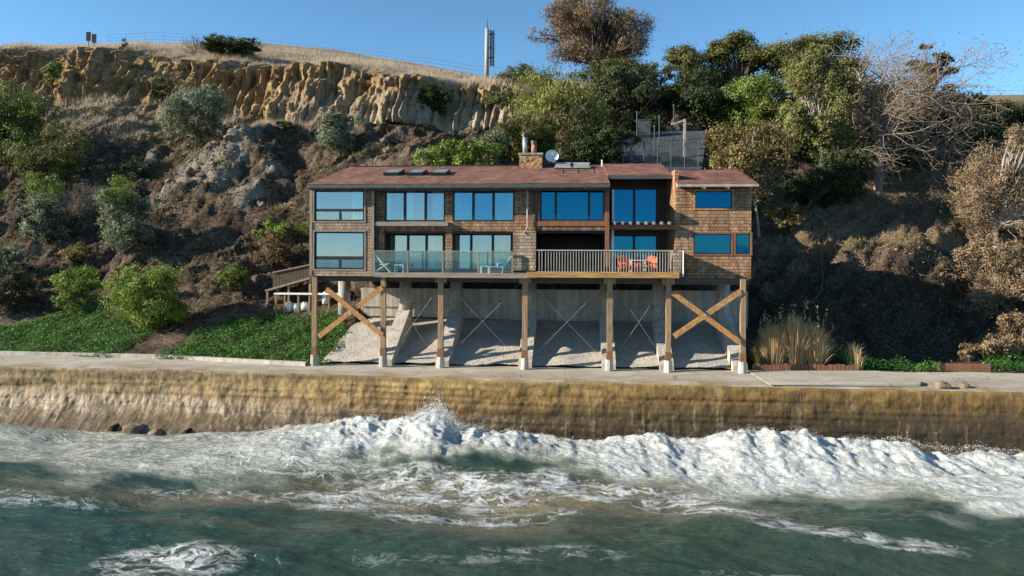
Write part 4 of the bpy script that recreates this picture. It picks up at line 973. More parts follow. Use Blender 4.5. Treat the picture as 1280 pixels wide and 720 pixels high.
def table(px, Y, h, w_, label, mat, name='side_table'):
    b = P(px, 336, Y); b.z = ZD-.02; r = thing(name, label, 'table', tuple(b))
    part('tabletop', MB().box(b.x-w_/2, b.x+w_/2, b.y-w_/2, b.y+w_/2, b.z+h, b.z+h+.04).mesh('tabletop', M[mat]), r)
    for i in (-1, 1):
        for j in (-1, 1): part('leg', MB().box(b.x+i*w_*.42-.025, b.x+i*w_*.42+.025, b.y+j*w_*.42-.025, b.y+j*w_*.42+.025, b.z, b.z+h-.002).mesh('leg', M[mat]), r)
table(606, .35, .38, .55, 'low white side table beside the reclining lounge chair on the deck', 'white')
table(500, .55, .42, .6, 'low white table next to the folding deck chair behind glass', 'white')
table(797, .9, .78, .9, 'white topped table between two orange chairs on the railed deck', 'white', 'deck_table')
def orange_chair(px, Y, turn, label):
    b = P(px, 338, Y); b.z = ZD-.02; ca, sa = math.cos(turn), math.sin(turn)
    r = thing('deck_chair', label, 'deck chair', tuple(b), 'orange chairs on the right deck'); V3 = lambda f, y, z: b + Vector((y*ca-f*sa, -f*ca-y*sa, z))
    part('seat', MB().beam(V3(-.25, 0, .34), V3(.32, 0, .42), .66, .05).mesh('seat', M['orange']), r)
    m = MB()
    for k in range(5): m.beam(V3(-.26, -.28+.14*k, .34), V3(-.55, (-.28+.14*k)*1.15, 1.08-.05*abs(k-2)), .13, .04, V3(1, 0, .3)-b)
    part('backrest', m.mesh('backrest', M['orange']), r)
    for y in (-.36, .36):
        part('armrest', MB().beam(V3(-.4, y, .62), V3(.38, y, .62), .14, .035).mesh('armrest', M['orange']), r)
        part('leg', MB().beam(V3(.32, y, 0), V3(.32, y, .60), .12, .05).mesh('leg', M['orange']), r); part('leg', MB().beam(V3(-.45, y, 0), V3(-.2, y, .6), .10, .05).mesh('leg', M['orange']), r)
orange_chair(785, .6, -.5, 'orange deck chair left of the white table behind the balusters')
orange_chair(810, .3, .5, 'orange deck chair right of the white table behind the balusters')
# armchair and cabinet behind the panes
def armchair(px, py, Y, zf_, label):
    b = P(px, py, Y); b.z = zf_
    r = thing('armchair', label, 'armchair', tuple(b))
    part('seat', MB().box(b.x-.45, b.x+.45, b.y-.4, b.y+.4, b.z+.02, b.z+.46).mesh('seat', M['fabric']), r)
    part('backrest', MB().box(b.x-.5, b.x+.5, b.y-.6, b.y-.402, b.z+.02, b.z+1.0).mesh('backrest', M['fabric']), r)
    for s in (-1, 1): part('armrest', MB().box(b.x+s*.56-.1, b.x+s*.56+.1, b.y-.6, b.y+.4, b.z+.02, b.z+.66).mesh('armrest', M['fabric']), r)
armchair(616, 336, 2.9, ZD+.1, 'cream armchair indoors behind the glass door at the middle of the house')
def cabinet(px0, px1, Y, zf_, h, label):
    x0, x1 = X_(px0, Y), X_(px1, Y); r = thing('cabinet', label, 'cabinet', ((x0+x1)/2, Y, zf_))
    part('carcass', MB().box(x0, x1, Y, Y+.5, zf_, zf_+h).mesh('carcass', M['fabric']), r); part('worktop', MB().box(x0-.03, x1+.03, Y-.03, Y+.5, zf_+h+.002, zf_+h+.05).mesh('worktop', M['wood_grey_x']), r)
cabinet(405, 440, 2.9, ZD+.05, 1.3, 'pale cabinet indoors behind the lower left window')
cabinet(420, 448, 2.9, zf+.02, 1.5, 'pale cabinet indoors behind the upper left window')
# ------------------------------------------------------------------ plants
def leaf_mesh(name, Pn, Nn, size, aspect, mat, rs, droop=0.):
    n = len(Pn)
    Nn = Nn/(np.linalg.norm(Nn, axis=1, keepdims=True)+1e-9)
    a = rs.normal(size=(n, 3)); a[:, 2] -= droop*2
    t = a - (a*Nn).sum(1, keepdims=True)*Nn; t /= np.linalg.norm(t, axis=1, keepdims=True)+1e-9
    b = np.cross(Nn, t); s = size[:, None]
    v = np.stack([Pn-t*s*.5, Pn+b*s*aspect*.5+t*s*.08, Pn+t*s*.5, Pn-b*s*aspect*.5+t*s*.08], 1).reshape(-1, 3)
    return np_mesh(name, v, np.arange(4*n).reshape(-1, 4), mat)
def cloud(lobes, n, leaf, rs, per=26, spread=.32, upbias=.25, fill=.78):
    C = np.array([l[0] for l in lobes]); Rr = np.array([l[1] for l in lobes])
    wgt = np.prod(Rr, 1)**(2/3); wgt /= wgt.sum()
    m = max(6, n//per); li = rs.choice(len(C), m, p=wgt)
    d = rs.normal(size=(m, 3)); d[:, 2] += upbias; d /= np.linalg.norm(d, axis=1, keepdims=True)
    rad = fill + (1.06-fill)*rs.rand(m, 1)**.7
    cc = C[li] + d*Rr[li]*rad
    idx = rs.randint(0, m, n); sc = (Rr[li].mean(1)*spread)[idx][:, None]*rs.uniform(.5, 1.2, (n, 1))
    p = cc[idx] + rs.normal(size=(n, 3))*sc*np.array([1, 1, .75])
    nn = d[idx] + rs.normal(size=(n, 3))*.5
    return p, nn
def lobes_in(c, r, k, rs, size=.45, flat=1., lo=-.7):
    out = []
    while len(out) < k:
        q = rs.uniform(-1, 1, 3)
        if np.linalg.norm(q) > 1 or q[2] < lo: continue
        s = size*rs.uniform(.65, 1.15)
        out.append((np.array(c)+q*np.array(r)*(1-s*.75), np.array(r)*s*np.array([1, 1, flat])))
    return out
def branchwork(base, tips, r0, rs, bend=.18, n=6):
    mb = MB(); base = Vector(base)
    for tp in tips:
        tp = Vector(tp); pts = []; L_ = (tp-base).length
        for i in range(5):
            f = i/4; q = base.lerp(tp, f); q.z += math.sin(f*math.pi)*L_*bend*.4
            if 0 < i < 4: q += Vector(rs.normal(0, L_*.03, 3))
            pts.append(q)
        for i in range(4): mb.tube(pts[i], pts[i+1], r0*(1-.2*i), r0*(1-.2*(i+1))+.008, n, False)
    return mb
SEED = [100]
def plant(name, label, cat, box, Y, leafk, n, leaf, lob=9, size=.45, flat=1., ry=None, base=None, bark='bark', trunk_r=.12, aspect=.5, per=48, spread=.25,
          fill=.62, group='trees and shrubs on the hillside', stem='trunk', leafpart='crown', droop=0., trunk=True, lo=-.75, bare=0):
    SEED[0] += 1; rs = np.random.RandomState(SEED[0])
    if Y is None: Y = G((box[0]+box[2-1])/2, box[3]-1).y + .25*(ry or 1.5)
    x0, x1, y0, y1 = box; c = P((x0+x1)/2, (y0+y1)/2, Y)
    dep = (c-CL).dot(CM @ Vector((0, 0, -1)))/F
    rx, rz = (x1-x0)/2*dep, (y1-y0)/2*dep; ryy = ry or min(max(rx, rz)*.9, rx)
    bx = P(base, y1, Y).x if base else c.x
    g = gz(bx, Y); bz = min(g, c.z-rz*.6)-.15 if trunk else g
    r = thing(name, label, cat, (bx, Y, g-.1), group)
    lb = lobes_in(c, (rx, ryy, rz), int(lob*1.5), rs, size*.88, flat, lo)
    p, nn = cloud(lb, n, leaf, rs, per, spread, fill=fill)
    gl = g - 1.5; ok = p[:, 2] > gl; p, nn = p[ok], nn[ok]
    part(leafpart, leaf_mesh(leafpart, p, nn, leaf*rs.uniform(.55, 1.25, len(p)), aspect, L[leafk], rs, droop), r)
    if trunk:
        fork = Vector((bx+(c.x-bx)*.35, Y, max(g+.2, c.z-rz*.55)))
        mb = MB(); mb.tube((bx, Y, bz), fork, trunk_r*1.15, trunk_r*.8, 8, False)
        part(stem, mb.mesh(stem, M[bark], True), r)
        tips = [l[0] for l in lb] + [l[0]+rs.normal(size=3)*l[1]*.45 for l in lb for _ in range(2+bare)]
        part('branches', branchwork(fork, tips, trunk_r*.45, rs, n=5).mesh('branches', M[bark], True), r)
    return r
def shrub(label, box, Y, leafk, n, leaf, name='shrub', cat='shrub', **k):
    k.setdefault('lo', -1.); n = int(n*1.25)
    k.setdefault('trunk_r', .05)
    return plant(name, label, cat, box, Y, leafk, n, leaf, stem='stem', leafpart='foliage', **k)
def yat(px, py): return G(px, py).y

# trees on the skyline and above the house
plant('eucalyptus_tree', 'tall brown leaved eucalyptus rising highest above the roof against the sky', 'tree', (660, 828, -18, 112), 54, 'euc', 50000, .40, lob=30, size=.27, flat=.85, aspect=.28, base=752, trunk_r=.34, bare=3, fill=.6, spread=.3, droop=.8)
plant('cypress_tree', 'low olive tree beside the grass just right of the telecom mast', 'tree', (606, 712, 82, 150), 47, 'olive', 18000, .30, lob=12, size=.42, flat=.6, ry=4, trunk_r=.12)
plant('willow_tree', 'bright yellow green drooping tree left of the dark tree above the chimney', 'tree', (628, 775, 86, 205), 29, 'wil', 34000, .34, lob=16, size=.42, aspect=.28, droop=1.2, ry=4.5, trunk_r=.2)
plant('cypress_tree', 'dark green cypress above the skylit roof behind the satellite dish', 'tree', (732, 846, 62, 192), 36.5, 'dark', 30000, .30, lob=15, size=.42, flat=.55, ry=5, trunk_r=.28)
plant('cypress_tree', 'flat topped olive tree below the crown of the tall eucalyptus', 'tree', (712, 842, 66, 122), 48, 'olive', 20000, .30, lob=12, size=.4, flat=.55, ry=4, trunk_r=.2)
plant('pine_tree', 'small round olive pine standing in the gap right of the eucalyptus', 'tree', (818, 904, 50, 136), 50, 'olive', 20000, .30, lob=11, size=.4, flat=.55, ry=4, trunk_r=.2, base=862, bare=2)
plant('cypress_tree', 'shaded dark olive tree above the fenced utility yard', 'tree', (818, 944, 80, 186), 36.5, 'dark', 30000, .30, lob=15, size=.42, flat=.6, ry=4.5, trunk_r=.22)
plant('pine_tree', 'loose brown olive pine on the skyline left of the widest dark pine', 'tree', (878, 976, 34, 132), 50, 'olive', 26000, .30, lob=13, size=.4, flat=.6, ry=4, trunk_r=.25, bare=2)
plant('pine_tree', 'wide dark green pine on the skyline behind the pale olive tree', 'tree', (926, 1100, 28, 122), 48, 'olive', 36000, .30, lob=16, size=.4, flat=.5, ry=5, trunk_r=.28)
plant('bay_tree', 'dense rounded green tree between the utility yard and the pale olive tree', 'tree', (892, 985, 84, 182), 34, 'green', 28000, .26, lob=14, size=.44, flat=.85, ry=4, trunk_r=.2)
plant('cypress_tree', 'dark mass of cypress behind the pale olive tree and the dead tree', 'tree', (960, 1130, 76, 212), 37, 'dark', 46000, .32, lob=16, size=.42, flat=.6, ry=4, trunk_r=.3)
yy = yat(1026, 297)
plant('acacia_tree', 'tall pale olive tree with slim trunk rising right of the house', 'tree', (962, 1076, 56, 215), 27, 'pale', 44000, .25, lob=24, size=.30, flat=.8, ry=4, base=1028, trunk_r=.17, bark='bark_pale', bare=2, fill=.6)
plant('oak_shrub_tree', 'brown leaved bushy tree beside the right end of the roof', 'tree', (868, 996, 144, 276), 20, 'rust', 36000, .24, lob=18, size=.36, ry=3.2, base=950, trunk_r=.12, bark='bark_pale', bare=2, fill=.6)
plant('bay_tree', 'shaded dark green tree low between the brown bush and the dead tree', 'tree', (972, 1090, 172, 274), 24, 'dark', 24000, .24, lob=13, size=.4, ry=3, base=1005, trunk_r=.12)
plant('cypress_tree', 'low dark spreading tree at the right end of the skyline', 'tree', (1110, 1266, 112, 194), 38, 'dark', 26000, .32, lob=16, size=.36, flat=.6, ry=4, trunk_r=.15)
plant('cypress_tree', 'flat dark feathery tree reaching right behind the dead branches', 'tree', (1120, 1204, 50, 140), 37, 'dark', 12000, .36, lob=22, size=.26, flat=.22, ry=3, trunk_r=.14, aspect=.3)
plant('hedge_shrub', 'dark shrub under the dead tree beside the road wall', 'shrub', (1100, 1245, 136, 212), 35.5, 'dark', 18000, .28, lob=12, size=.4, flat=.7, ry=3, trunk_r=.1)
plant('hedge_shrub', 'low dark hedge along the skyline at the right edge above the road', 'hedge', (1180, 1330, 116, 172), 43, 'dark', 16000, .3, lob=14, size=.36, flat=.7, ry=3, trunk_r=.1)
plant('cypress_tree', 'dark green cypress filling in behind the trunk of the dead tree', 'tree', (1036, 1190, 104, 236), 33.5, 'dark', 42000, .3, lob=18, size=.36, flat=.6, ry=3, trunk_r=.2)
shrub('bright green leafy bush just behind the roof left of the chimney', (516, 640, 172, 222), 13.6, 'bright', 9000, .22, lob=12, size=.4, ry=1.5)
shrub('pale grey flowering shrub behind the bright bush at the chimney', (588, 640, 164, 196), 18, 'grey', 3500, .2, lob=8, ry=1.5)
shrub('dark brown green thicket between the chimney bush and the willow', (606, 705, 136, 210), 22, 'olive', 16000, .22, lob=12, size=.4, ry=2.5)
shrub('dark shaded thicket behind the satellite dish', (690, 800, 148, 216), 19.5, 'dark', 17000, .24, lob=13, size=.38, ry=2)
shrub('rough olive thicket along the grass edge above the cliff end', (594, 660, 108, 165), 38, 'olive', 7000, .25, lob=12, size=.4, ry=2.5)
shrub('dark green ivy hanging over the right end of the cliff', (512, 566, 96, 158), 36.5, 'dark', 6500, .26, lob=12, size=.38, ry=1.5, trunk=False)
# the left side of the hill
plant('oak_tree', 'large dark green tree cut by the left edge of the picture', 'tree', (-60, 74, 88, 222), None, 'green', 34000, .24, lob=18, size=.36, ry=4.5, trunk_r=.2, bare=2, fill=.6)
shrub('dark scrub spilling below the large tree at the left edge', (14, 120, 146, 246), None, 'olive', 16000, .2, lob=14, size=.34, ry=2.5, fill=.55)
shrub('dusty grey green conical shrub standing on the ledge before the cliff', (198, 292, 98, 190), None, 'grey', 18000, .26, lob=13, size=.38, ry=3, aspect=.4)
shrub('grey green shrub on the ledge left of the dark ledge shadow', (390, 460, 122, 196), None, 'grey', 15000, .22, lob=12, size=.4, ry=2.2)
sv = shrub('silvery shrub with yellow green top at the far left slope', (20, 88, 216, 314), None, 'grey', 14000, .2, lob=12, size=.36, ry=1.8)
tl = shrub('tall loose grey green shrub in the middle of the left slope', (108, 194, 224, 330), None, 'grey', 18000, .19, lob=15, size=.36, ry=2, fill=.55)
def new_growth(r, box, leafk, n, leaf):
    rs = np.random.RandomState(n); Y = ORIG[r].y; c = P((box[0]+box[1])/2, (box[2]+box[3])/2, Y-.3); dep = (c-CL).dot(CM @ Vector((0, 0, -1)))/F
    rx, rz = (box[1]-box[0])/2*dep, (box[3]-box[2])/2*dep
    p, nn = cloud(lobes_in(c, (rx, rx*.8, rz), 9, rs, .42), n, leaf, rs, 40, .26, fill=.6)
    part('new_growth', leaf_mesh('new_growth', p, nn, leaf*rs.uniform(.55, 1.25, n), .5, L[leafk], rs), r, 'yellow green new growth')
new_growth(sv, (26, 80, 214, 256), 'bright', 3600, .16); new_growth(tl, (124, 180, 222, 264), 'bright', 3400, .16)
shrub('light green bush left of the big round bush above the ice plant', (66, 134, 332, 394), None, 'bright', 7500, .17, lob=12, size=.4, ry=1.6)
shrub('big round bright green bush above the ice plant on the left', (126, 240, 328, 418), None, 'bright', 20000, .17, lob=18, size=.38, ry=2.4, trunk_r=.09)
shrub('small yellowish bush touching the top left of the round bush', (126, 168, 332, 368), 8.6, 'yellow', 2500, .15, lob=7, ry=1.)
shrub('dry yellow tussock shrub on the open left slope', (74, 114, 302, 328), None, 'yellow', 2600, .16, lob=7, ry=1.2, trunk=False)
shrub('bright green bush on the bank beside the left window', (312, 386, 272, 306), None, 'bright', 5500, .16, lob=9, size=.42, ry=1.5)
shrub('brown twiggy bush below the bright green bush by the house', (296, 384, 288, 342), None, 'brown', 6500, .16, lob=12, size=.38, ry=1.4, fill=.5)
shrub('low green bush at the foot of the brown twiggy bush', (262, 312, 326, 370), None, 'green', 3800, .15, lob=9, ry=1.2)
shrub('dark low scrub at the left edge above the ice plant', (-30, 48, 325, 400), None, 'dark', 6500, .18, lob=10, size=.4, ry=1.6)
shrub('grey scrub half way up at the left edge of the slope', (-20, 40, 300, 352), None, 'grey', 4500, .18, lob=9, size=.4, ry=1.4)
shrub('round green shrub growing high on the cliff face', (188, 214, 98, 130), None, 'dark', 2600, .24, lob=7, ry=1., trunk=False)
shrub('dark green creeper on the cliff face near the left edge', (48, 80, 76, 112), None, 'green', 2600, .26, lob=7, ry=1., trunk=False)
shrub('yellow green bush at the foot of the left cliff', (58, 80, 96, 112), None, 'yellow', 1200, .2, lob=6, ry=.8, trunk=False)
shrub('yellow green shrub growing from the cliff above the conical shrub', (222, 250, 96, 136), 39, 'yellow', 1800, .22, lob=7, ry=.8, trunk=False)
shrub('small pale tuft shrub on the dry ledge left of the conical shrub', (108, 126, 132, 146), None, 'yellow', 900, .18, lob=5, ry=.7, trunk=False)
shrub('small dark shrub on the ledge under the tall cliff', (338, 372, 150, 170), None, 'olive', 1800, .2, lob=6, ry=1., trunk=False)
shrub('green scrub patch low on the rocky slope left of centre', (148, 200, 196, 226), None, 'dark', 2600, .18, lob=8, ry=1.4, trunk=False)
plant('oak_tree', 'dark round tree on the cliff top against the sky', 'tree', (250, 334, 40, 84), 50, 'dark', 13000, .34, lob=12, size=.4, flat=.7, ry=4, trunk_r=.18)
shrub('small leafy sapling on the cliff top left of the dark round tree', (140, 170, 42, 84), 46, 'olive', 1500, .3, lob=8, size=.34, ry=1.4, trunk_r=.06, name='sapling', cat='sapling')
# vines and brush on the right
plant('viney_tree', 'dry tan vine covered tree with pale trunk at the right edge', 'tree', (1186, 1318, 142, 322), None, 'vine', 40000, .2, lob=22, size=.3, ry=3, base=1243, bark='bark_pale', trunk_r=.20, bare=5, fill=.5, aspect=.35)
shrub('tangle of dry vines below the viney tree at the right edge', (1172, 1320, 288, 400), None, 'vine', 14000, .18, lob=16, size=.34, ry=1.6, fill=.5, bare=4, bark='twig_tan', trunk_r=.03)
shrub('dry brush at the bottom of the slope at the right edge', (1222, 1320, 388, 456), None, 'vine', 8000, .16, lob=12, size=.36, ry=1.2, bare=3, bark='twig_tan', trunk_r=.03)
shrub('small dry bush by the rusty planter board', (1196, 1226, 424, 462), None, 'brown', 1600, .14, lob=7, ry=.7)
shrub('shaded scrub beside the right end of the house', (944, 1010, 246, 296), None, 'rust', 4500, .17, lob=10, size=.36, ry=1.5, fill=.5)

# dead trees: recursive branches
def dead(name, label, base, Y, height, spread, rs, mat, lean=(0, 0), depth=5, box=None, r0=.28, wind=.35, group=None, twigleaf=None, nl=0, flatk=1.):
    g = gz(base.x, Y); root = thing(name, label, 'tree', (base.x, Y, g-.1), group)
    segs = []; tips = []
    def grow(p, d, ln, r, lv):
        n = 3; q = p
        for i in range(n):
            d2 = (d + Vector(rs.normal(0, .16, 3)) + Vector((wind*.10, 0, .02))).normalized()
            e = q + d2*ln/n; segs.append((q, e, r*(1-.22*i), r*(1-.22*(i+1)))); q = e; d = d2
            if lv < depth and (i > 0 or lv > 0):
                k = 2 if lv < 2 else (2 if lv == 2 and rs.rand() < .7 else (1 if rs.rand() < .72 else 0))
                for _ in range(k):
                    ang = rs.uniform(0, 2*math.pi); perp = d.cross(Vector((math.cos(ang), math.sin(ang), rs.uniform(-.4, .4)))).normalized()
                    nd = d*rs.uniform(.25, .8) + perp*spread + Vector((wind, 0, -.02)); nd.z *= flatk; nd = nd.normalized()
                    grow(q, nd, ln*rs.uniform(.55, .8), r*.50, lv+1)
        tips.append(q)
        if lv < depth: grow(q, d, ln*.7, r*.6, lv+1)
    bp = Vector((base.x, Y, g-.2)); d0 = Vector((lean[0], lean[1], 1)).normalized()
    tr = MB(); h0 = height*.30; p = bp; pts = [bp]
    for i in range(4): p = p + (d0+Vector(rs.normal(0, .06, 3))).normalized()*h0/4; pts.append(p)
    for i in range(4): tr.tube(pts[i], pts[i+1], r0*(1-.08*i), r0*(1-.08*(i+1)), 9, False)
    part('trunk', tr.mesh('trunk', M[mat], True), root)
    for k in range(6):
        a = 2*math.pi*k/6+rs.uniform(-.4, .4); grow(pts[2+k % 3], Vector((math.cos(a)*1.0, math.sin(a)*.6, rs.uniform(.1, 1.2))), height*.27, r0*.42, 1)
    grow(pts[-1], d0, height*.28, r0*.6, 1)
    V = []; Fc = []
    for a, b, ra, rb in segs:
        d = (b-a).normalized(); x = d.cross(Vector((.3, .9, .2))).normalized(); y = d.cross(x); n0 = len(V); ra = max(ra, .017); rb = max(rb, .011)
        for c, r in ((a, ra), (b, rb)):
            for t in range(4): V.append(c + x*math.cos(t*math.pi/2)*r + y*math.sin(t*math.pi/2)*r)
        Fc += [(n0+t, n0+(t+1) % 4, n0+4+(t+1) % 4, n0+4+t) for t in range(4)]
    part('branches', np_mesh('branches', V, Fc, M[mat], True), root)
    if twigleaf:
        tp = np.array([list(t) for t in tips]); idx = rs.randint(0, len(tp), nl); pp = tp[idx]+rs.normal(0, .25, (nl, 3))
        part('crown', leaf_mesh('crown', pp, rs.normal(size=(nl, 3))+np.array([0, 0, .6]), rs.uniform(.10, .28, nl), .3, L[twigleaf], rs), root)
    return len(segs)
rs = np.random.RandomState(5)
Yd = 29.; dead('dead_cypress', 'large bare grey dead tree with tangled branches right of the pale olive tree', P(1097, 275, Yd), Yd, 17.5, 1.05, rs, 'bark_dead', (.05, 0), depth=5, r0=.42, wind=.20, twigleaf='brown', nl=15000, flatk=.62)
rs = np.random.RandomState(9)
Yd = 27.; dead('dead_bush', 'brown fallen looking dead bush above the chimney', P(700, 190, Yd), Yd, 7.0, 1.1, rs, 'twig_tan', (.1, 0), depth=4, r0=.2, wind=.15, twigleaf='brown', nl=7000)
rs = np.random.RandomState(15)
Yd = 49.; dead('bare_sapling', 'thin bare sapling on the cliff top beside the dark round tree', P(243, 66, Yd), Yd, 4.2, .55, rs, 'bark', (.1, 0), depth=3, r0=.06, wind=-.1)
rs = np.random.RandomState(19)
Yd = 20.; dead('bare_shrub', 'bare grey twiggy shrub on the slope below the conical shrub', P(100, 225, Yd), Yd, 4.2, .5, rs, 'bark_dead', (.0, 0), depth=4, r0=.06, wind=.05)

# grass, ice plant and litter: nobody could count it
def blades(name, pos, h, wdt, mat, rs, lean=.25, wind=(.15, 0)):
    n = len(pos); a = rs.uniform(0, 2*math.pi, n); dx, dy = np.cos(a)*wdt, np.sin(a)*wdt
    tipx = rs.normal(0, lean, n)*h + wind[0]*h; tipy = rs.normal(0, lean, n)*h + wind[1]*h
    z0 = pos[:, 2]-.05
    x, y = pos[:, 0], pos[:, 1]; L_ = []
    for f, lf, wf in ((0, 0, 1), (.55, .38, .7), (1, 1, .12)):
        for sg in (-1, 1): L_.append(np.stack([x+sg*dx*wf+tipx*lf, y+sg*dy*wf+tipy*lf, z0+h*f], 1))
    v = np.stack(L_, 1).reshape(-1, 3); b = (np.arange(n)*6)[:, None]
    return np_mesh(name, v, np.vstack([b+np.array([0, 1, 3, 2]), b+np.array([2, 3, 5, 4])]), mat)
GP = np.stack([GX, GY2, GZ2], 2)
def on_grid(mask, n, rs):
    """random points of the hillside, weighted by mask times cell area"""
    e1 = GP[1:, :-1]-GP[:-1, :-1]; e2 = GP[:-1, 1:]-GP[:-1, :-1]
    ar = np.linalg.norm(np.cross(e1, e2), axis=2)*mask[:-1, :-1]; ar = ar.ravel()/ar.sum()
    i = rs.choice(len(ar), n, p=ar); u = rs.rand(n, 1); v = rs.rand(n, 1); k = GP.shape[1]-1
    a, b = i//k, i % k; p = GP[a, b]*(1-u)*(1-v)+GP[a+1, b]*u*(1-v)+GP[a, b+1]*(1-u)*v+GP[a+1, b+1]*u*v
    nrm = np.cross(e1[a, b], e2[a, b]); nrm /= np.linalg.norm(nrm, axis=1, keepdims=True)+1e-9; nrm *= np.sign(nrm[:, 2:3]+1e-6)
    return p, nrm
rs = np.random.RandomState(31)
inview = (np.abs(GX) < 62)
msk = sm(10.0, 10.25, TT)*(1-sm(11.2, 11.9, TT))*(GX < 6)*(GX > -95)*(1+3*(1-sm(10.2, 10.9, TT)))
p, _ = on_grid(msk, 60000, rs); hh = rs.uniform(.35, .95, len(p))*(.7+.6*np.clip(vn(p[:, 0]*.25, p[:, 1]*.25, None, 3)+.3, 0, 1))
tag(link('dry_grass', blades('dry_grass', p, hh, .016, L['straw'], rs)), 'tall tan dry grass along the top of the cliff', 'grass', kind='stuff')
msk = .8*sm(5.8, 6.2, TT)*(1-sm(7.7, 8.2, TT))*(1-sm(-24, -12, GX))*(GX > -70)*(vn(GX*.3, GZ*.3, None, 8) > -.25)
p, _ = on_grid(msk, 16000, rs); tag(link('dry_ledge_grass', blades('dry_ledge_grass', p, rs.uniform(.25, .8, len(p)), .022, L['straw'], rs, .4)), 'dry grass and weeds on the ledge below the cliff', 'grass', kind='stuff')
# ice plant: left banks and the right strip
def iceplant(name, mask, n, leaf, mat, label, hgt=.38):
    p, nn = on_grid(mask, n, rs); hh = hgt*(.35+.65*np.clip(.5+fbm(p[:, 0]*1.1, p[:, 1]*1.1, p[:, 2], 7, 3), 0, 1.2))
    p = p + nn*(rs.rand(len(p), 1)**.6*hh[:, None]); nn = nn*.8 + rs.normal(size=p.shape)*.7 + np.array([0, 0, .5])
    tag(link(name, leaf_mesh(name, p, nn, leaf*rs.uniform(.6, 1.3, len(p)), .55, mat, rs)), label, 'ground cover', kind='stuff')
gxp = GX; bare = np.exp(-(((GX+28.2)/2.0)**2))*.0
path_ = np.abs(GX+27.6-.35*(GY2-3)) < 1.5+.5*vn(GX*.8, GY2*.8, None, 4)
edge1 = fbm(GX*.25, GY2*.25, None, 12, 3)*.3
m1 = sm(.75, 1.02, TT)*(1-sm(1.95, 2.2, TT+edge1))*(GX < -13.6-(GY2-1.3)*.35)*(GX > -75)*(~path_)
iceplant('ice_plant', m1, 120000, .125, L['ice'], 'bright green ice plant covering the bank behind the left promenade')
m2 = sm(.85, 1.02, TT)*(1-sm(1.35, 1.65, TT+edge1))*(GX > 16.6)*(GX < 60)*(np.abs(GX-23.4) > 1.3)
iceplant('ice_plant', m2, 22000, .125, L['ice'], 'bright green ice plant strip at the foot of the right slope', .75)
m3 = slope*(1-cm)*(TT < 7.9)*(TT > 1.9)*inview*np.clip(.25+fbm(GX*.22, GY2*.22, GZ*.22, 71, 4), 0, 1)*(1-under)
p, nn = on_grid(m3, 22000, rs); p = p+nn*rs.rand(len(p), 1)*.22
tag(link('leaf_litter', leaf_mesh('leaf_litter', p, nn+rs.normal(size=p.shape)*.6, rs.uniform(.08, .26, len(p)), .45, L['litter'], rs)), 'brown leaf litter and dead scrub over the slope', 'leaf litter', kind='stuff')
m4 = slope*(1-cm)*(TT < 7.9)*(TT > 1.9)*inview*(fbm(GX*.3, GY2*.3, GZ*.3, 73, 3) > .34)*(1-under)*(.4+.9*(GX < 0))
p, nn = on_grid(m4, 13000, rs); hh = rs.uniform(.2, .6, len(p)); tag(link('weeds', blades('weeds', p, hh, .03, L['olive'], rs, .5)), 'low weeds and scrub scattered over the slope', 'weeds', kind='stuff')
# loose stones on the slope
ico = np.array([(0, 0, 1), (.9, 0, .4), (.28, .85, .4), (-.72, .53, .4), (-.72, -.53, .4), (.28, -.85, .4), (.72, .53, -.4), (-.28, .85, -.4), (-.9, 0, -.4), (-.28, -.85, -.4), (.72, -.53, -.4), (0, 0, -1)])
icf = np.array([(0, 1, 2), (0, 2, 3), (0, 3, 4), (0, 4, 5), (0, 5, 1), (1, 6, 2), (2, 7, 3), (3, 8, 4), (4, 9, 5), (5, 10, 1), (2, 6, 7), (3, 7, 8), (4, 8, 9), (5, 9, 10), (1, 10, 6), (11, 7, 6), (11, 8, 7), (11, 9, 8), (11, 10, 9), (11, 6, 10)])
m5 = slope*(1-cm)*(TT < 8.0)*(TT > 2.4)*inview*(fbm(GX*.2, GY2*.2, GZ*.2, 74, 3) > .05)*(1-under)*(.25+1.*(GX < -8))*(.4+2*rockm)
M['rock'] = simple('grey_tan_rock', (.20, .15, .105), .95, .45, 2, bump=.06)
p, nn = on_grid(m5, 2600, rs); p = p-nn*.03; sz = rs.uniform(.05, .15, len(p))*(1+2.0*(rs.rand(len(p)) > .95))
V = (p[:, None]+ico[None]*(sz[:, None, None]*rs.uniform(.6, 1.35, (len(p), 12, 1)))*np.array([1.2, 1, .8])).reshape(-1, 3); Fc = (icf[None]+(np.arange(len(p))*12)[:, None, None]).reshape(-1, 3)
tag(link('loose_stones', np_mesh('loose_stones', V, Fc, M['rock'])), 'loose stones and clods scattered over the eroded slope', 'stones', kind='stuff')

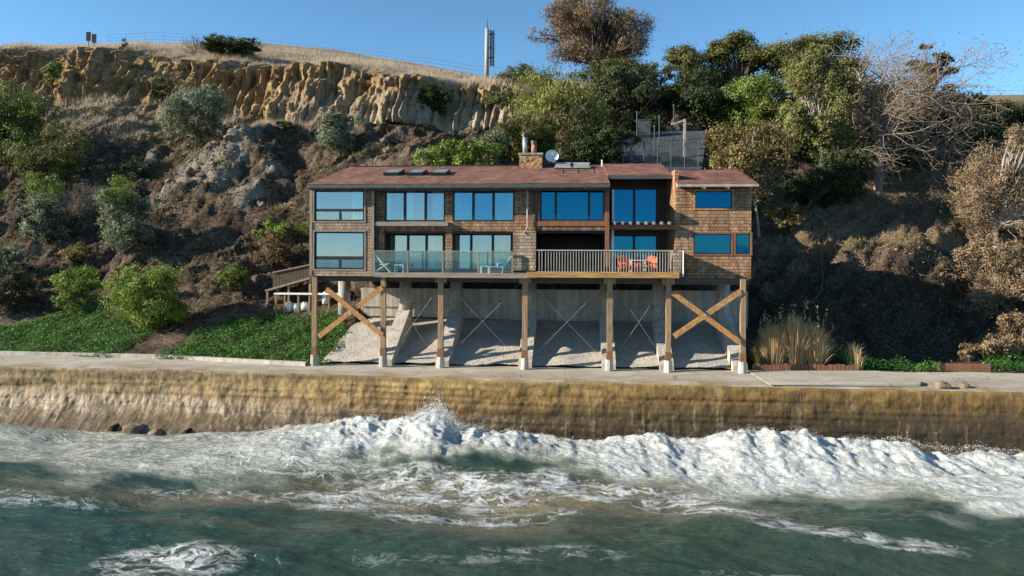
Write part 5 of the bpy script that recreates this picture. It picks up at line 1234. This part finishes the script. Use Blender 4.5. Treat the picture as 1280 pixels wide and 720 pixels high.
# tall dry grass clumps by the right end of the house
def clump(name, label, px0, px1, pyb, top, Y, n, mat='reed', lean=.2, cen=(.2, .52, .8), plume=True):
    a, b = P(px0, pyb, Y), P(px1, pyb, Y); hgt = (P(px0, top, Y).z-a.z); cx = (a.x+b.x)/2; z = gz(cx, Y)
    r = thing(name, label, 'grass clump', (cx, Y, z-.05)); rs = np.random.RandomState(int(px0)); W_ = b.x-a.x
    ci = rs.randint(0, len(cen), n); cc = np.array(cen)[ci]; off = rs.normal(0, 1, (n, 2))
    hs = 1-.45*np.abs(cc-.5)*2*rs.uniform(.5, 1, n)
    q = np.stack([a.x+cc*W_+off[:, 0]*.05*W_, Y+off[:, 1]*.28, np.full(n, z)], 1); h = hgt*rs.uniform(.4, 1.0, n)*hs
    tip = np.stack([off[:, 0]*.085*W_*rs.uniform(.6, 1.5, n)+rs.normal(.02, lean*.4, n)*h, off[:, 1]*.35, h*(1-.12*np.abs(off[:, 0]))], 1)
    wv = rs.uniform(.008, .020, n); ang = rs.uniform(0, 6.28, n); dx, dy = np.cos(ang)*wv, np.sin(ang)*wv; Ls = []
    for f, lf, zf_, wf in ((0, 0, 0, 1), (.5, .3, .58, .8), (.8, .62, .9, .5), (1, 1, 1-.0, .1)):
        for sg in (-1, 1): Ls.append(np.stack([q[:, 0]+tip[:, 0]*lf+sg*dx*wf, q[:, 1]+tip[:, 1]*lf+sg*dy*wf, q[:, 2]+tip[:, 2]*zf_], 1))
    v = np.stack(Ls, 1).reshape(-1, 3); bb = (np.arange(n)*8)[:, None]
    part('stalks', np_mesh('stalks', v, np.vstack([bb+np.array([0, 1, 3, 2]), bb+np.array([2, 3, 5, 4]), bb+np.array([4, 5, 7, 6])]), L[mat]), r)
    if plume:
        k = 46; t = q[:k]; hh = hgt*rs.uniform(.75, 1.12, k); p_ = t + np.stack([tip[:k, 0]*1.2, tip[:k, 1], hh*hs[:k]], 1)
        part('plumes', leaf_mesh('plumes', np.repeat(p_, 12, 0)+rs.normal(0, 1, (k*12, 3))*np.array([.035, .035, .17]), rs.normal(size=(k*12, 3)), rs.uniform(.08, .2, k*12), .3, L['reed'], rs), r)
clump('pampas_grass', 'wide clump of tall tan pampas grass beside the last post of the house', 948, 1034, 464, 396, 2.6, 4200)
clump('dry_grass_tuft', 'small tuft of dry tall grass right of the wide pampas clump', 1054, 1082, 466, 428, 2.3, 240, lean=.4, cen=(.5,), plume=False)
clump('dry_grass_tuft', 'low green and tan tuft close against the last post', 936, 950, 464, 436, 1.9, 260, 'olive', .3, cen=(.5,), plume=False)

# brush over the lower right slope, coloured dark to stand in for shade
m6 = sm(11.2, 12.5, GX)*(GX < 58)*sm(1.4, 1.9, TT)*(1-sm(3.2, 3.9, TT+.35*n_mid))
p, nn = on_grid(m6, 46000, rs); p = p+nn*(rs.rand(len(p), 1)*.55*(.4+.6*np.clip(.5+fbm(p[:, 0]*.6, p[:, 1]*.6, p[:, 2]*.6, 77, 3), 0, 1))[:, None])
tag(link('shade_undergrowth', leaf_mesh('shade_undergrowth', p, nn+rs.normal(size=p.shape)*.8, rs.uniform(.08, .24, len(p)), .45, L['shade'], rs)), 'brush darkened to stand in for shade over the lower right slope', 'shade_undergrowth', kind='stuff')

m7 = sm(11.5, 13, GX)*(1-sm(34, 40, GX))*sm(3.6, 4.1, TT)*(1-sm(6.2, 7, TT))
p, nn = on_grid(m7, 15000, rs); p = p+nn*rs.rand(len(p), 1)*.12
tag(link('fallen_leaves', leaf_mesh('fallen_leaves', p, nn+rs.normal(size=p.shape)*.35, rs.uniform(.08, .22, len(p)), .5, L['vine'], rs)), 'warm tan fallen leaves on the sunlit earth below the right hand trees', 'fallen leaves', kind='stuff')
# ------------------------------------------------------------------ fences, mast, signs, yard, road
# wire fence along the cliff top
def fence_line(pts, step, hgt, label, name='wire_fence', r=.022, wires=4, mat='gutter'):
    a = Vector(pts[0]); root = thing(name, label, 'fence', tuple(a)); P_ = []
    for q0, q1 in zip(pts[:-1], pts[1:]):
        q0, q1 = Vector(q0), Vector(q1); n = max(1, int((q1-q0).length/step)); P_ += [q0.lerp(q1, i/n) for i in range(n)]
    P_.append(Vector(pts[-1])); tops = []
    for q in P_:
        z = gz(q.x, q.y); tops.append(Vector((q.x, q.y, z)))
        part('post', MB().tube((q.x, q.y, z-.2), (q.x, q.y, z+hgt), r, n=6).mesh('post', M[mat]), root)
    mb = MB()
    for k in range(wires):
        zz = hgt*(k+1)/wires-.03
        for p0, p1 in zip(tops[:-1], tops[1:]): mb.tube(p0+Vector((0, 0, zz)), p1+Vector((0, 0, zz)), .012, n=4, cap=False)
    part('wires', mb.mesh('wires', M[mat]), root)
fence_line([(-72, 62, 0), (-40, 60, 0), (-20, 56, 0), (-4, 57, 0)], 3.2, 2.1, 'thin wire fence running through the dry grass on the cliff top')
fence_line([(34, 58, 0), (62, 58, 0)], 3.0, 2.4, 'wire fence on the skyline at the far right', 'chain_link_fence')
# road signs seen from behind
for px, lab, dz in ((110.5, 'left one of two dark sign boards on posts on the cliff top', 0), (117.5, 'right and slightly lower one of two dark sign boards on the cliff top', -.3)):
    Y = 50.; b = P(px, 50, Y); z = gz(b.x, Y); r = thing('sign_board', lab, 'sign', (b.x, Y, z))
    zt = P(px, 40, Y).z+dz; part('post', MB().box(b.x-.05, b.x+.05, Y, Y+.08, z-.2, zt-.1).mesh('post', M['wood_dark']), r)
    part('board', MB().box(b.x-.30, b.x+.36, Y-.05, Y-.002, zt-1.25, zt).mesh('board', M['blackhole']), r)
# telecom mast with lattice ladder
Y = 62.; b = P(608.5, 96, Y); z = gz(b.x, Y); t = P(608.5, 36, Y); r = thing('telecom_mast', 'white telecom mast with dark lattice ladder against the sky', 'mast', (b.x, Y, z))
part('pole', MB().tube((b.x, Y, z-.5), (b.x, Y, t.z), .34, .30, 14).mesh('pole', M['rail_grey'], True), r)
part('antenna', MB().tube((b.x, Y, t.z+.02), (b.x, Y, P(608.5, 22, Y).z), .10, .05, 8).tube((b.x-.18, Y, t.z), (b.x-.18, Y, P(608, 30, Y).z), .05, n=6).mesh('antenna', M['gutter']), r)
mb = MB(); x0 = b.x+.50; x1 = b.x+1.05; zl, zh = P(612, 82, Y).z, P(612, 38, Y).z
for (xx, yy_) in ((x0, Y-.25), (x1, Y-.25), (x0, Y+.25), (x1, Y+.25)): mb.tube((xx, yy_, zl), (xx, yy_, zh), .05, n=5)
k = 9
for i in range(k):
    za, zb = zl+(zh-zl)*i/k, zl+(zh-zl)*(i+1)/k
    for yy_ in (Y-.25, Y+.25): mb.tube((x0, yy_, za), (x1, yy_, zb), .035, n=4).tube((x1, yy_, za), (x0, yy_, zb), .035, n=4).tube((x0, yy_, za), (x1, yy_, za), .04, n=4)
part('lattice', mb.mesh('lattice', M['dark']), r)
for zz in (zl+1.2, (zl+zh)/2, zh-.6): part('bracket', MB().box(b.x+.2, x1, Y-.06, Y+.06, zz-.06, zz+.06).mesh('bracket', M['gutter']), r)

# fenced utility yard behind the house
yc = [P(752, 212, 19.), P(876, 212, 19.), P(884, 160, 29.), P(770, 160, 29.)]
M['yard'] = concrete('yard_paving_shade_tone', (.055, .068, .078), .3)  # paving toned dark blue in place of the shade on the yard
mb = MB(); n0 = 14; vv = []; 
zz0, zz1 = P(815, 212, 18.6).z, P(825, 164, 29).z
for i in range(n0+1):
    for j in range(n0+1):
        u, v = i/n0, j/n0; x = (yc[0].x*(1-u)+yc[1].x*u)*(1-v)+(yc[3].x*(1-u)+yc[2].x*u)*v; y = 18.6+v*10.4; vv.append((x, y, max(gz(x, y)+.12, zz0*(1-v)+zz1*v)))
tag(link('utility_yard', np_mesh('utility_yard', vv, grid_faces(n0+1, n0+1), M['yard'], True)), kind='structure')
HB = BVHTree.FromPolygons([Vector(v) for v in vv], [tuple(f) for f in grid_faces(n0+1, n0+1)])
def yz(x, y):
    h = HB.ray_cast(Vector((x, y, 100)), Vector((0, 0, -1))); return h[0].z if h[0] else gz(x, y)
root = thing('chain_link_fence', 'shaded wire mesh fence round the utility yard behind the roof', 'fence', (yc[0].x, 19, yz(yc[0].x+.3, 19.2)))
mb = MB(); pp = [Vector((yc[0].x*(1-u)+yc[1].x*u, 19.2, 0)) for u in np.linspace(.02, .98, 8)]; tp = []
for q in pp:
    z = yz(q.x, q.y); tp.append(Vector((q.x, q.y, z))); part('post', MB().tube((q.x, q.y, z-.2), (q.x, q.y, z+2.3), .035, n=6).mesh('post', M['gutter']), root)
for a, b in zip(tp[:-1], tp[1:]):
    mb.tube(a+Vector((0, 0, 2.3)), b+Vector((0, 0, 2.3)), .03, n=5); mb.tube(a+Vector((0, 0, .1)), b+Vector((0, 0, .1)), .02, n=4)
    for k in range(14):
        f = k/14; q = a.lerp(b, f); e = a.lerp(b, min(1, f+.5)); g_ = a.lerp(b, max(0, f-.5)); mb.tube(q+Vector((0, 0, .1)), e+Vector((0, 0, 2.3)), .007, n=3, cap=False).tube(q+Vector((0, 0, .1)), g_+Vector((0, 0, 2.3)), .007, n=3, cap=False)
part('mesh_panel', mb.mesh('mesh_panel', M['gutter']), root)
# lamp post with bent arm
Y = 21.5; b = P(855.5, 205, Y); z = yz(b.x, Y); t = P(855.5, 149, Y)
r = thing('lamp_post', 'square grey lamp post with short sloping arm in the utility yard', 'lamp post', (b.x, Y, z))
part('pole', MB().box(b.x-.10, b.x+.10, Y-.1, Y+.1, z-.1, t.z).mesh('pole', M['rail_grey']), r)
e = P(845, 154, Y); part('arm', MB().beam((b.x-.10, Y, t.z-.12), tuple(e), .14, .14).mesh('arm', M['rail_grey']), r)
part('lamp_head', MB().box(e.x-.40, e.x-.005, Y-.14, Y+.14, e.z-.14, e.z+.02).mesh('lamp_head', M['rail_grey']), r)
# pipework and cabinets in the yard
for i, (px, py0, py1, Y, lab) in enumerate([(778, 178, 206, 19.8, 'white valve assembly on the left side of the utility yard'), (789, 182, 206, 20.3, 'short grey valve standing right of the white valve assembly')]):
    b = P(px, py1, Y); z = yz(b.x, Y); h = P(px, py0, Y).z-z; r = thing('pipe_valve', lab, 'valve', (b.x, Y, z), 'valves in the utility yard'); mt = M['plastic_white'] if i == 0 else M['rail_grey']
    part('pipe', MB().tube((b.x, Y, z-.1), (b.x, Y, z+h), .10, n=10).tube((b.x-.3, Y, z+h*.55), (b.x+.3, Y, z+h*.55), .09, n=10).mesh('pipe', mt), r)
    part('handwheel', MB().tube((b.x, Y-.02, z+h+.02), (b.x, Y+.02, z+h+.08), .24, n=14).mesh('handwheel', mt), r)
    for s in (-1, 1): part('flange', MB().tube((b.x+s*.3, Y, z+h*.55), (b.x+s*.36, Y, z+h*.55), .17, n=12).mesh('flange', mt), r)
for px, py0, py1, Y, wd, lab in [(832, 192, 206, 20.6, .8, 'low grey utility box near the lamp post'), (806, 150, 175, 27, 1.2, 'tall dark utility cabinet at the back of the yard')]:
    b = P(px, py1, Y); z = yz(b.x, Y); zt = P(px, py0, Y).z; r = thing('utility_box', lab, 'utility box', (b.x, Y, z)); mt = M['rail_grey'] if wd < 1 else M['gutter']
    part('body', MB().box(b.x-wd/2, b.x+wd/2, Y, Y+.5, z-.1, zt).mesh('body', mt), r); part('lid', MB().box(b.x-wd/2-.04, b.x+wd/2+.04, Y-.05, Y+.54, zt+.002, zt+.07).mesh('lid', mt), r)
    part('door', MB().box(b.x-wd/2+.08, b.x+wd/2-.08, Y-.03, Y-.003, z+.1, zt-.08).mesh('door', mt), r)
for k, (px, Y) in enumerate([(818, 22.5), (824, 24.5), (796, 25), (842, 26)]):
    b = P(px, 190, Y); z = yz(b.x, Y); lab = ['slim steel standpipe nearest the lamp post', 'slim steel standpipe behind the low utility box', 'slim steel standpipe left of the dark cabinet', 'slim steel standpipe farthest back by the trees'][k]
    r = thing('standpipe', lab, 'pipe', (b.x, Y, z), 'standpipes in the utility yard'); part('pipe', MB().tube((b.x, Y, z-.1), (b.x, Y, z+2.4+.3*k), .05, n=8).mesh('pipe', M['gutter']), r); part('cap', MB().tube((b.x, Y, z+2.402+.3*k), (b.x, Y, z+2.55+.3*k), .10, n=8).mesh('cap', M['gutter']), r)

# road ramp and concrete walls on the right
rp = [P(1030, 224, 32.5), P(1100, 214, 33.5), P(1180, 196, 36), P(1290, 168, 41), P(1420, 140, 47)]
mb = []; 
for q in rp: z = q.z; mb += [(q.x, q.y+.3, z-.02), (q.x, q.y+5, z+.1)]
M['asphalt'] = simple('worn_grey_asphalt', (.10, .10, .10), .95, .25, 4)
tag(link('road', np_mesh('road', mb, [(2*i, 2*i+2, 2*i+3, 2*i+1) for i in range(len(rp)-1)], M['asphalt'])), kind='structure')
r = thing('road_wall', 'shaded grey concrete wall holding up the road behind the dead tree', 'wall', tuple(rp[1]))
m = MB()
for a, b in zip(rp[:-1], rp[1:]):
    m.poly([a+Vector((0, 0, .3)), b+Vector((0, 0, .3)), b+Vector((0, .3, .3)), a+Vector((0, .3, .3)), a-Vector((0, .15, 3.0)), b-Vector((0, .15, 3.0)), b-Vector((0, -.3, 3.)), a-Vector((0, -.3, 3.0))], [(0, 1, 2, 3), (4, 5, 1, 0), (7, 3, 2, 6), (0, 3, 7, 4), (1, 5, 6, 2)])
part('wall_face', m.mesh('wall_face', M['concrete']), r)
m = MB()
for a, b in zip(rp[:-1], rp[1:]):
    m.beam(a+Vector((0, .15, 1.15)), b+Vector((0, .15, 1.15)), .06, .30); m.beam(a+Vector((0, .15, .75)), b+Vector((0, .15, .75)), .05, .10)
g_ = thing('guard_rail', 'long grey guard rail along the road at the far right', 'guard rail', tuple(rp[2])); part('rail', m.mesh('rail', M['gutter']), g_)
for a, b in zip(rp[:-1], rp[1:]):
    n = max(1, int((b-a).length/3))
    for k in range(n): q = a.lerp(b, (k+.5)/n); part('post', MB().box(q.x-.06, q.x+.06, q.y+.18, q.y+.28, q.z+.302, q.z+1.28).mesh('post', M['gutter']), g_)

# wooden walkway and rack at the left of the house
Y = G(352, 388).y+1.2; a, b = P(336, 363, Y), P(392, 347, Y); a2, b2 = P(336, 341, Y), P(392, 329, Y)
r = thing('wooden_walkway', 'weathered wooden ramp with dark board fence at the left end of the house', 'walkway', tuple(a))
part('ramp', MB().beam(a, b, 1.3, .14, (0, 0, 1)).mesh('ramp', M['wood_grey']), r)
m = MB(); n = 13
for i in range(n):
    q0 = a.lerp(b, i/n); q1 = a2.lerp(b2, i/n); m.box(q0.x+.01, q0.x+(b.x-a.x)/n-.012, Y+.66, Y+.70, q0.z+.05, q1.z)
part('board_fence', m.mesh('board_fence', M['wood_dark']), r)
m = MB().beam(a2+Vector((0, .6, .0)), b2+Vector((0, .6, .0)), .09, .09); part('handrail', m.mesh('handrail', M['wood_grey']), r)
for i in (.03, .5, .97): q = a.lerp(b, i); part('support', MB().box(q.x-.07, q.x+.07, Y-.5, Y-.36, gz(q.x, Y-.4)-.2, q.z-.08).mesh('support', M['wood_grey']), r)
Y = G(358, 391).y; a, b = P(344, 367, Y), P(436, 367.5, Y); zg = P(390, 388, Y).z
r = thing('storage_rack', 'long pale topped timber rack beneath the left end of the house', 'rack', (a.x, Y, zg))
part('top_board', MB().box(a.x, b.x, Y-.25, Y+.55, a.z-.05, a.z+.05).mesh('top_board', M['white']), r)
for p in (346, 357, 374, 388, 412, 434): x = P(p, 370, Y).x; part('leg', MB().box(x-.06, x+.06, Y-.2, Y-.08, gz(x, Y)-.2, a.z-.053).mesh('leg', M['wood_post']), r)
for px, wd, h, lab in ((361, .28, .65, 'leftmost white plastic canister under the pale topped rack'), (370, .25, .5, 'second white canister from the left under the rack'), (382, .4, .5, 'wide white plastic tub in the middle under the rack'), (407, .26, .8, 'tall white canister right of the first post under the rack')):
    x = P(px, 380, Y+.2).x; z = max(gz(x, Y+.2), P(px, 391, Y+.2).z)-.05; r = thing('canister', lab, 'canister', (x, Y+.2, z), 'white containers under the rack')
    part('body', MB().tube((x, Y+.2, z), (x, Y+.2, z+h), wd, wd*.95, 14).mesh('body', M['plastic_white'], True), r); part('lid', MB().tube((x, Y+.2, z+h+.002), (x, Y+.2, z+h+.08), wd*.55, wd*.5, 12).mesh('lid', M['plastic_white']), r)
# fallen pole / hose on the slope
pts = [G(1022, 296)+Vector((0, -.1, .1)), G(1024, 322)+Vector((0, -.15, .15)), G(1028, 350)+Vector((0, -.2, .2)), G(1024, 372)+Vector((0, -.2, .2)), G(1004, 388)+Vector((0, -.3, .3)), G(970, 386)+Vector((0, -.4, .3)), G(944, 376)+Vector((0, -.4, .3))]
q = []
for a, b in zip(pts[:-1], pts[1:]): q += [a.lerp(b, i/4) for i in range(4)]
q = [v if i in (0,) else (q[i-1]+v+q[min(i+1, len(q)-1)])/3 for i, v in enumerate(q)]
hz = thing('hose', 'grey hose looping down the shaded right slope to the house', 'hose', tuple(pts[0])); part('tube', MB().path(q, .05).mesh('tube', M['gutter'], True), hz)
# timber edging and planter boards at the right of the promenade
a, b = P(940, 468.5, 1.25), P(1072, 471.5, 1.4); r = thing('timber_edging', 'row of short upright timber edging boards below the pampas grass', 'edging', (a.x, a.y, ZP))
n = 26; m = MB()
for i in range(n):
    u = i/n; x = a.x+(b.x-a.x)*u; y = a.y+(b.y-a.y)*u; m.box(x, x+(b.x-a.x)/n-.03, y, y+.08, ZP-.1, ZP+.40+random.uniform(-.06, .05))
part('boards', m.mesh('boards', M['wood_red']), r)
a, b = P(1172, 476, 2.2), P(1238, 478, 2.3); r = thing('planter_board', 'rusty red brown planter boards between the ice plant patches at right', 'planter', (a.x, a.y, ZP))
for k in range(2): part('board', MB().box(a.x, b.x, a.y, a.y+.08, ZP-.05+.27*k, ZP+.21+.27*k).mesh('board', M['wood_red']), r)
for x in (a.x+.1, b.x-.1): part('stake', MB().box(x-.05, x+.05, a.y-.08, a.y-.003, ZP-.1, ZP+.58).mesh('stake', M['wood_dark']), r)
import bmesh
def boulder_vf(c, s, seed):
    bm = bmesh.new(); bmesh.ops.create_icosphere(bm, subdivisions=3, radius=1); v = np.array([tuple(q.co) for q in bm.verts]); f = np.array([[q.index for q in p.verts] for p in bm.faces]); bm.free()
    d = 1+.28*fbm(v[:, 0]*1.1+seed, v[:, 1]*1.1, v[:, 2]*1.1, seed, 4); v = v*d[:, None]*np.array([1.15, 1, .75])*s
    v = np.sign(v)*np.minimum(np.abs(v), s*.92); return v+np.array(c), f
# fallen sticks and boulders at the right end of the promenade
for k, (px, py, s, lab) in enumerate([(1178, 485, .34, 'small pale boulder lying where the promenade slab ends'), (1205, 484, .26, 'smaller boulder just right of the pale one on the promenade')]):
    c = Pz(px, py, ZP); rs = np.random.RandomState(k+3); r = thing('boulder', lab, 'boulder', (c.x, c.y, ZP), 'boulders on the promenade')
    part('stone', np_mesh('stone', *boulder_vf((c.x, c.y, ZP+s*.35), s, k+3), M['rock'], True), r)
for k, (px, py, s, lab) in enumerate([(168, 536, .55, 'large pale rock at the foot of the wall between the drain pipes'), (196, 541, .38, 'smaller dark rock right of the pale rock at the wall foot'), (262, 543, .35, 'low rock right of the second drain pipe')]):
    c = wall_hit(px, py); y = c.y; rs = np.random.RandomState(k+13); r = thing('boulder', lab, 'boulder', tuple(c), 'rocks at the foot of the wall')
    part('stone', np_mesh('stone', *boulder_vf((c.x, y, c.z-.1), s, k+13), M['rock'], True), r)
# raised end of the old promenade slab
a, b = Pz(1040, 484, ZP), Pz(1152, 484, ZP)
r = thing('concrete_slab', 'broken raised concrete slab end at the right of the promenade', 'slab', (b.x, b.y, ZP))
mbs = MB(); X0 = 10.6
mbs.poly([(X0, float(yw(X0))+.30, ZP+.03), (b.x, float(yw(b.x))+.9, ZP+.03), (b.x+.5, float(yw(b.x))+1.9, ZP+.03), (b.x-.3, 1.0, ZP+.03), (X0, .9, ZP+.03),
   (X0, float(yw(X0))+.30, ZP+.06), (b.x, float(yw(b.x))+.9, ZP+.17), (b.x+.5, float(yw(b.x))+1.9, ZP+.16), (b.x-.3, 1.0, ZP+.16), (X0, .9, ZP+.06)],
   [(5, 6, 7, 8, 9), (0, 1, 6, 5), (1, 2, 7, 6), (2, 3, 8, 7), (3, 4, 9, 8), (4, 0, 5, 9)])
part('slab_top', mbs.mesh('slab_top', M['promenade']), r)
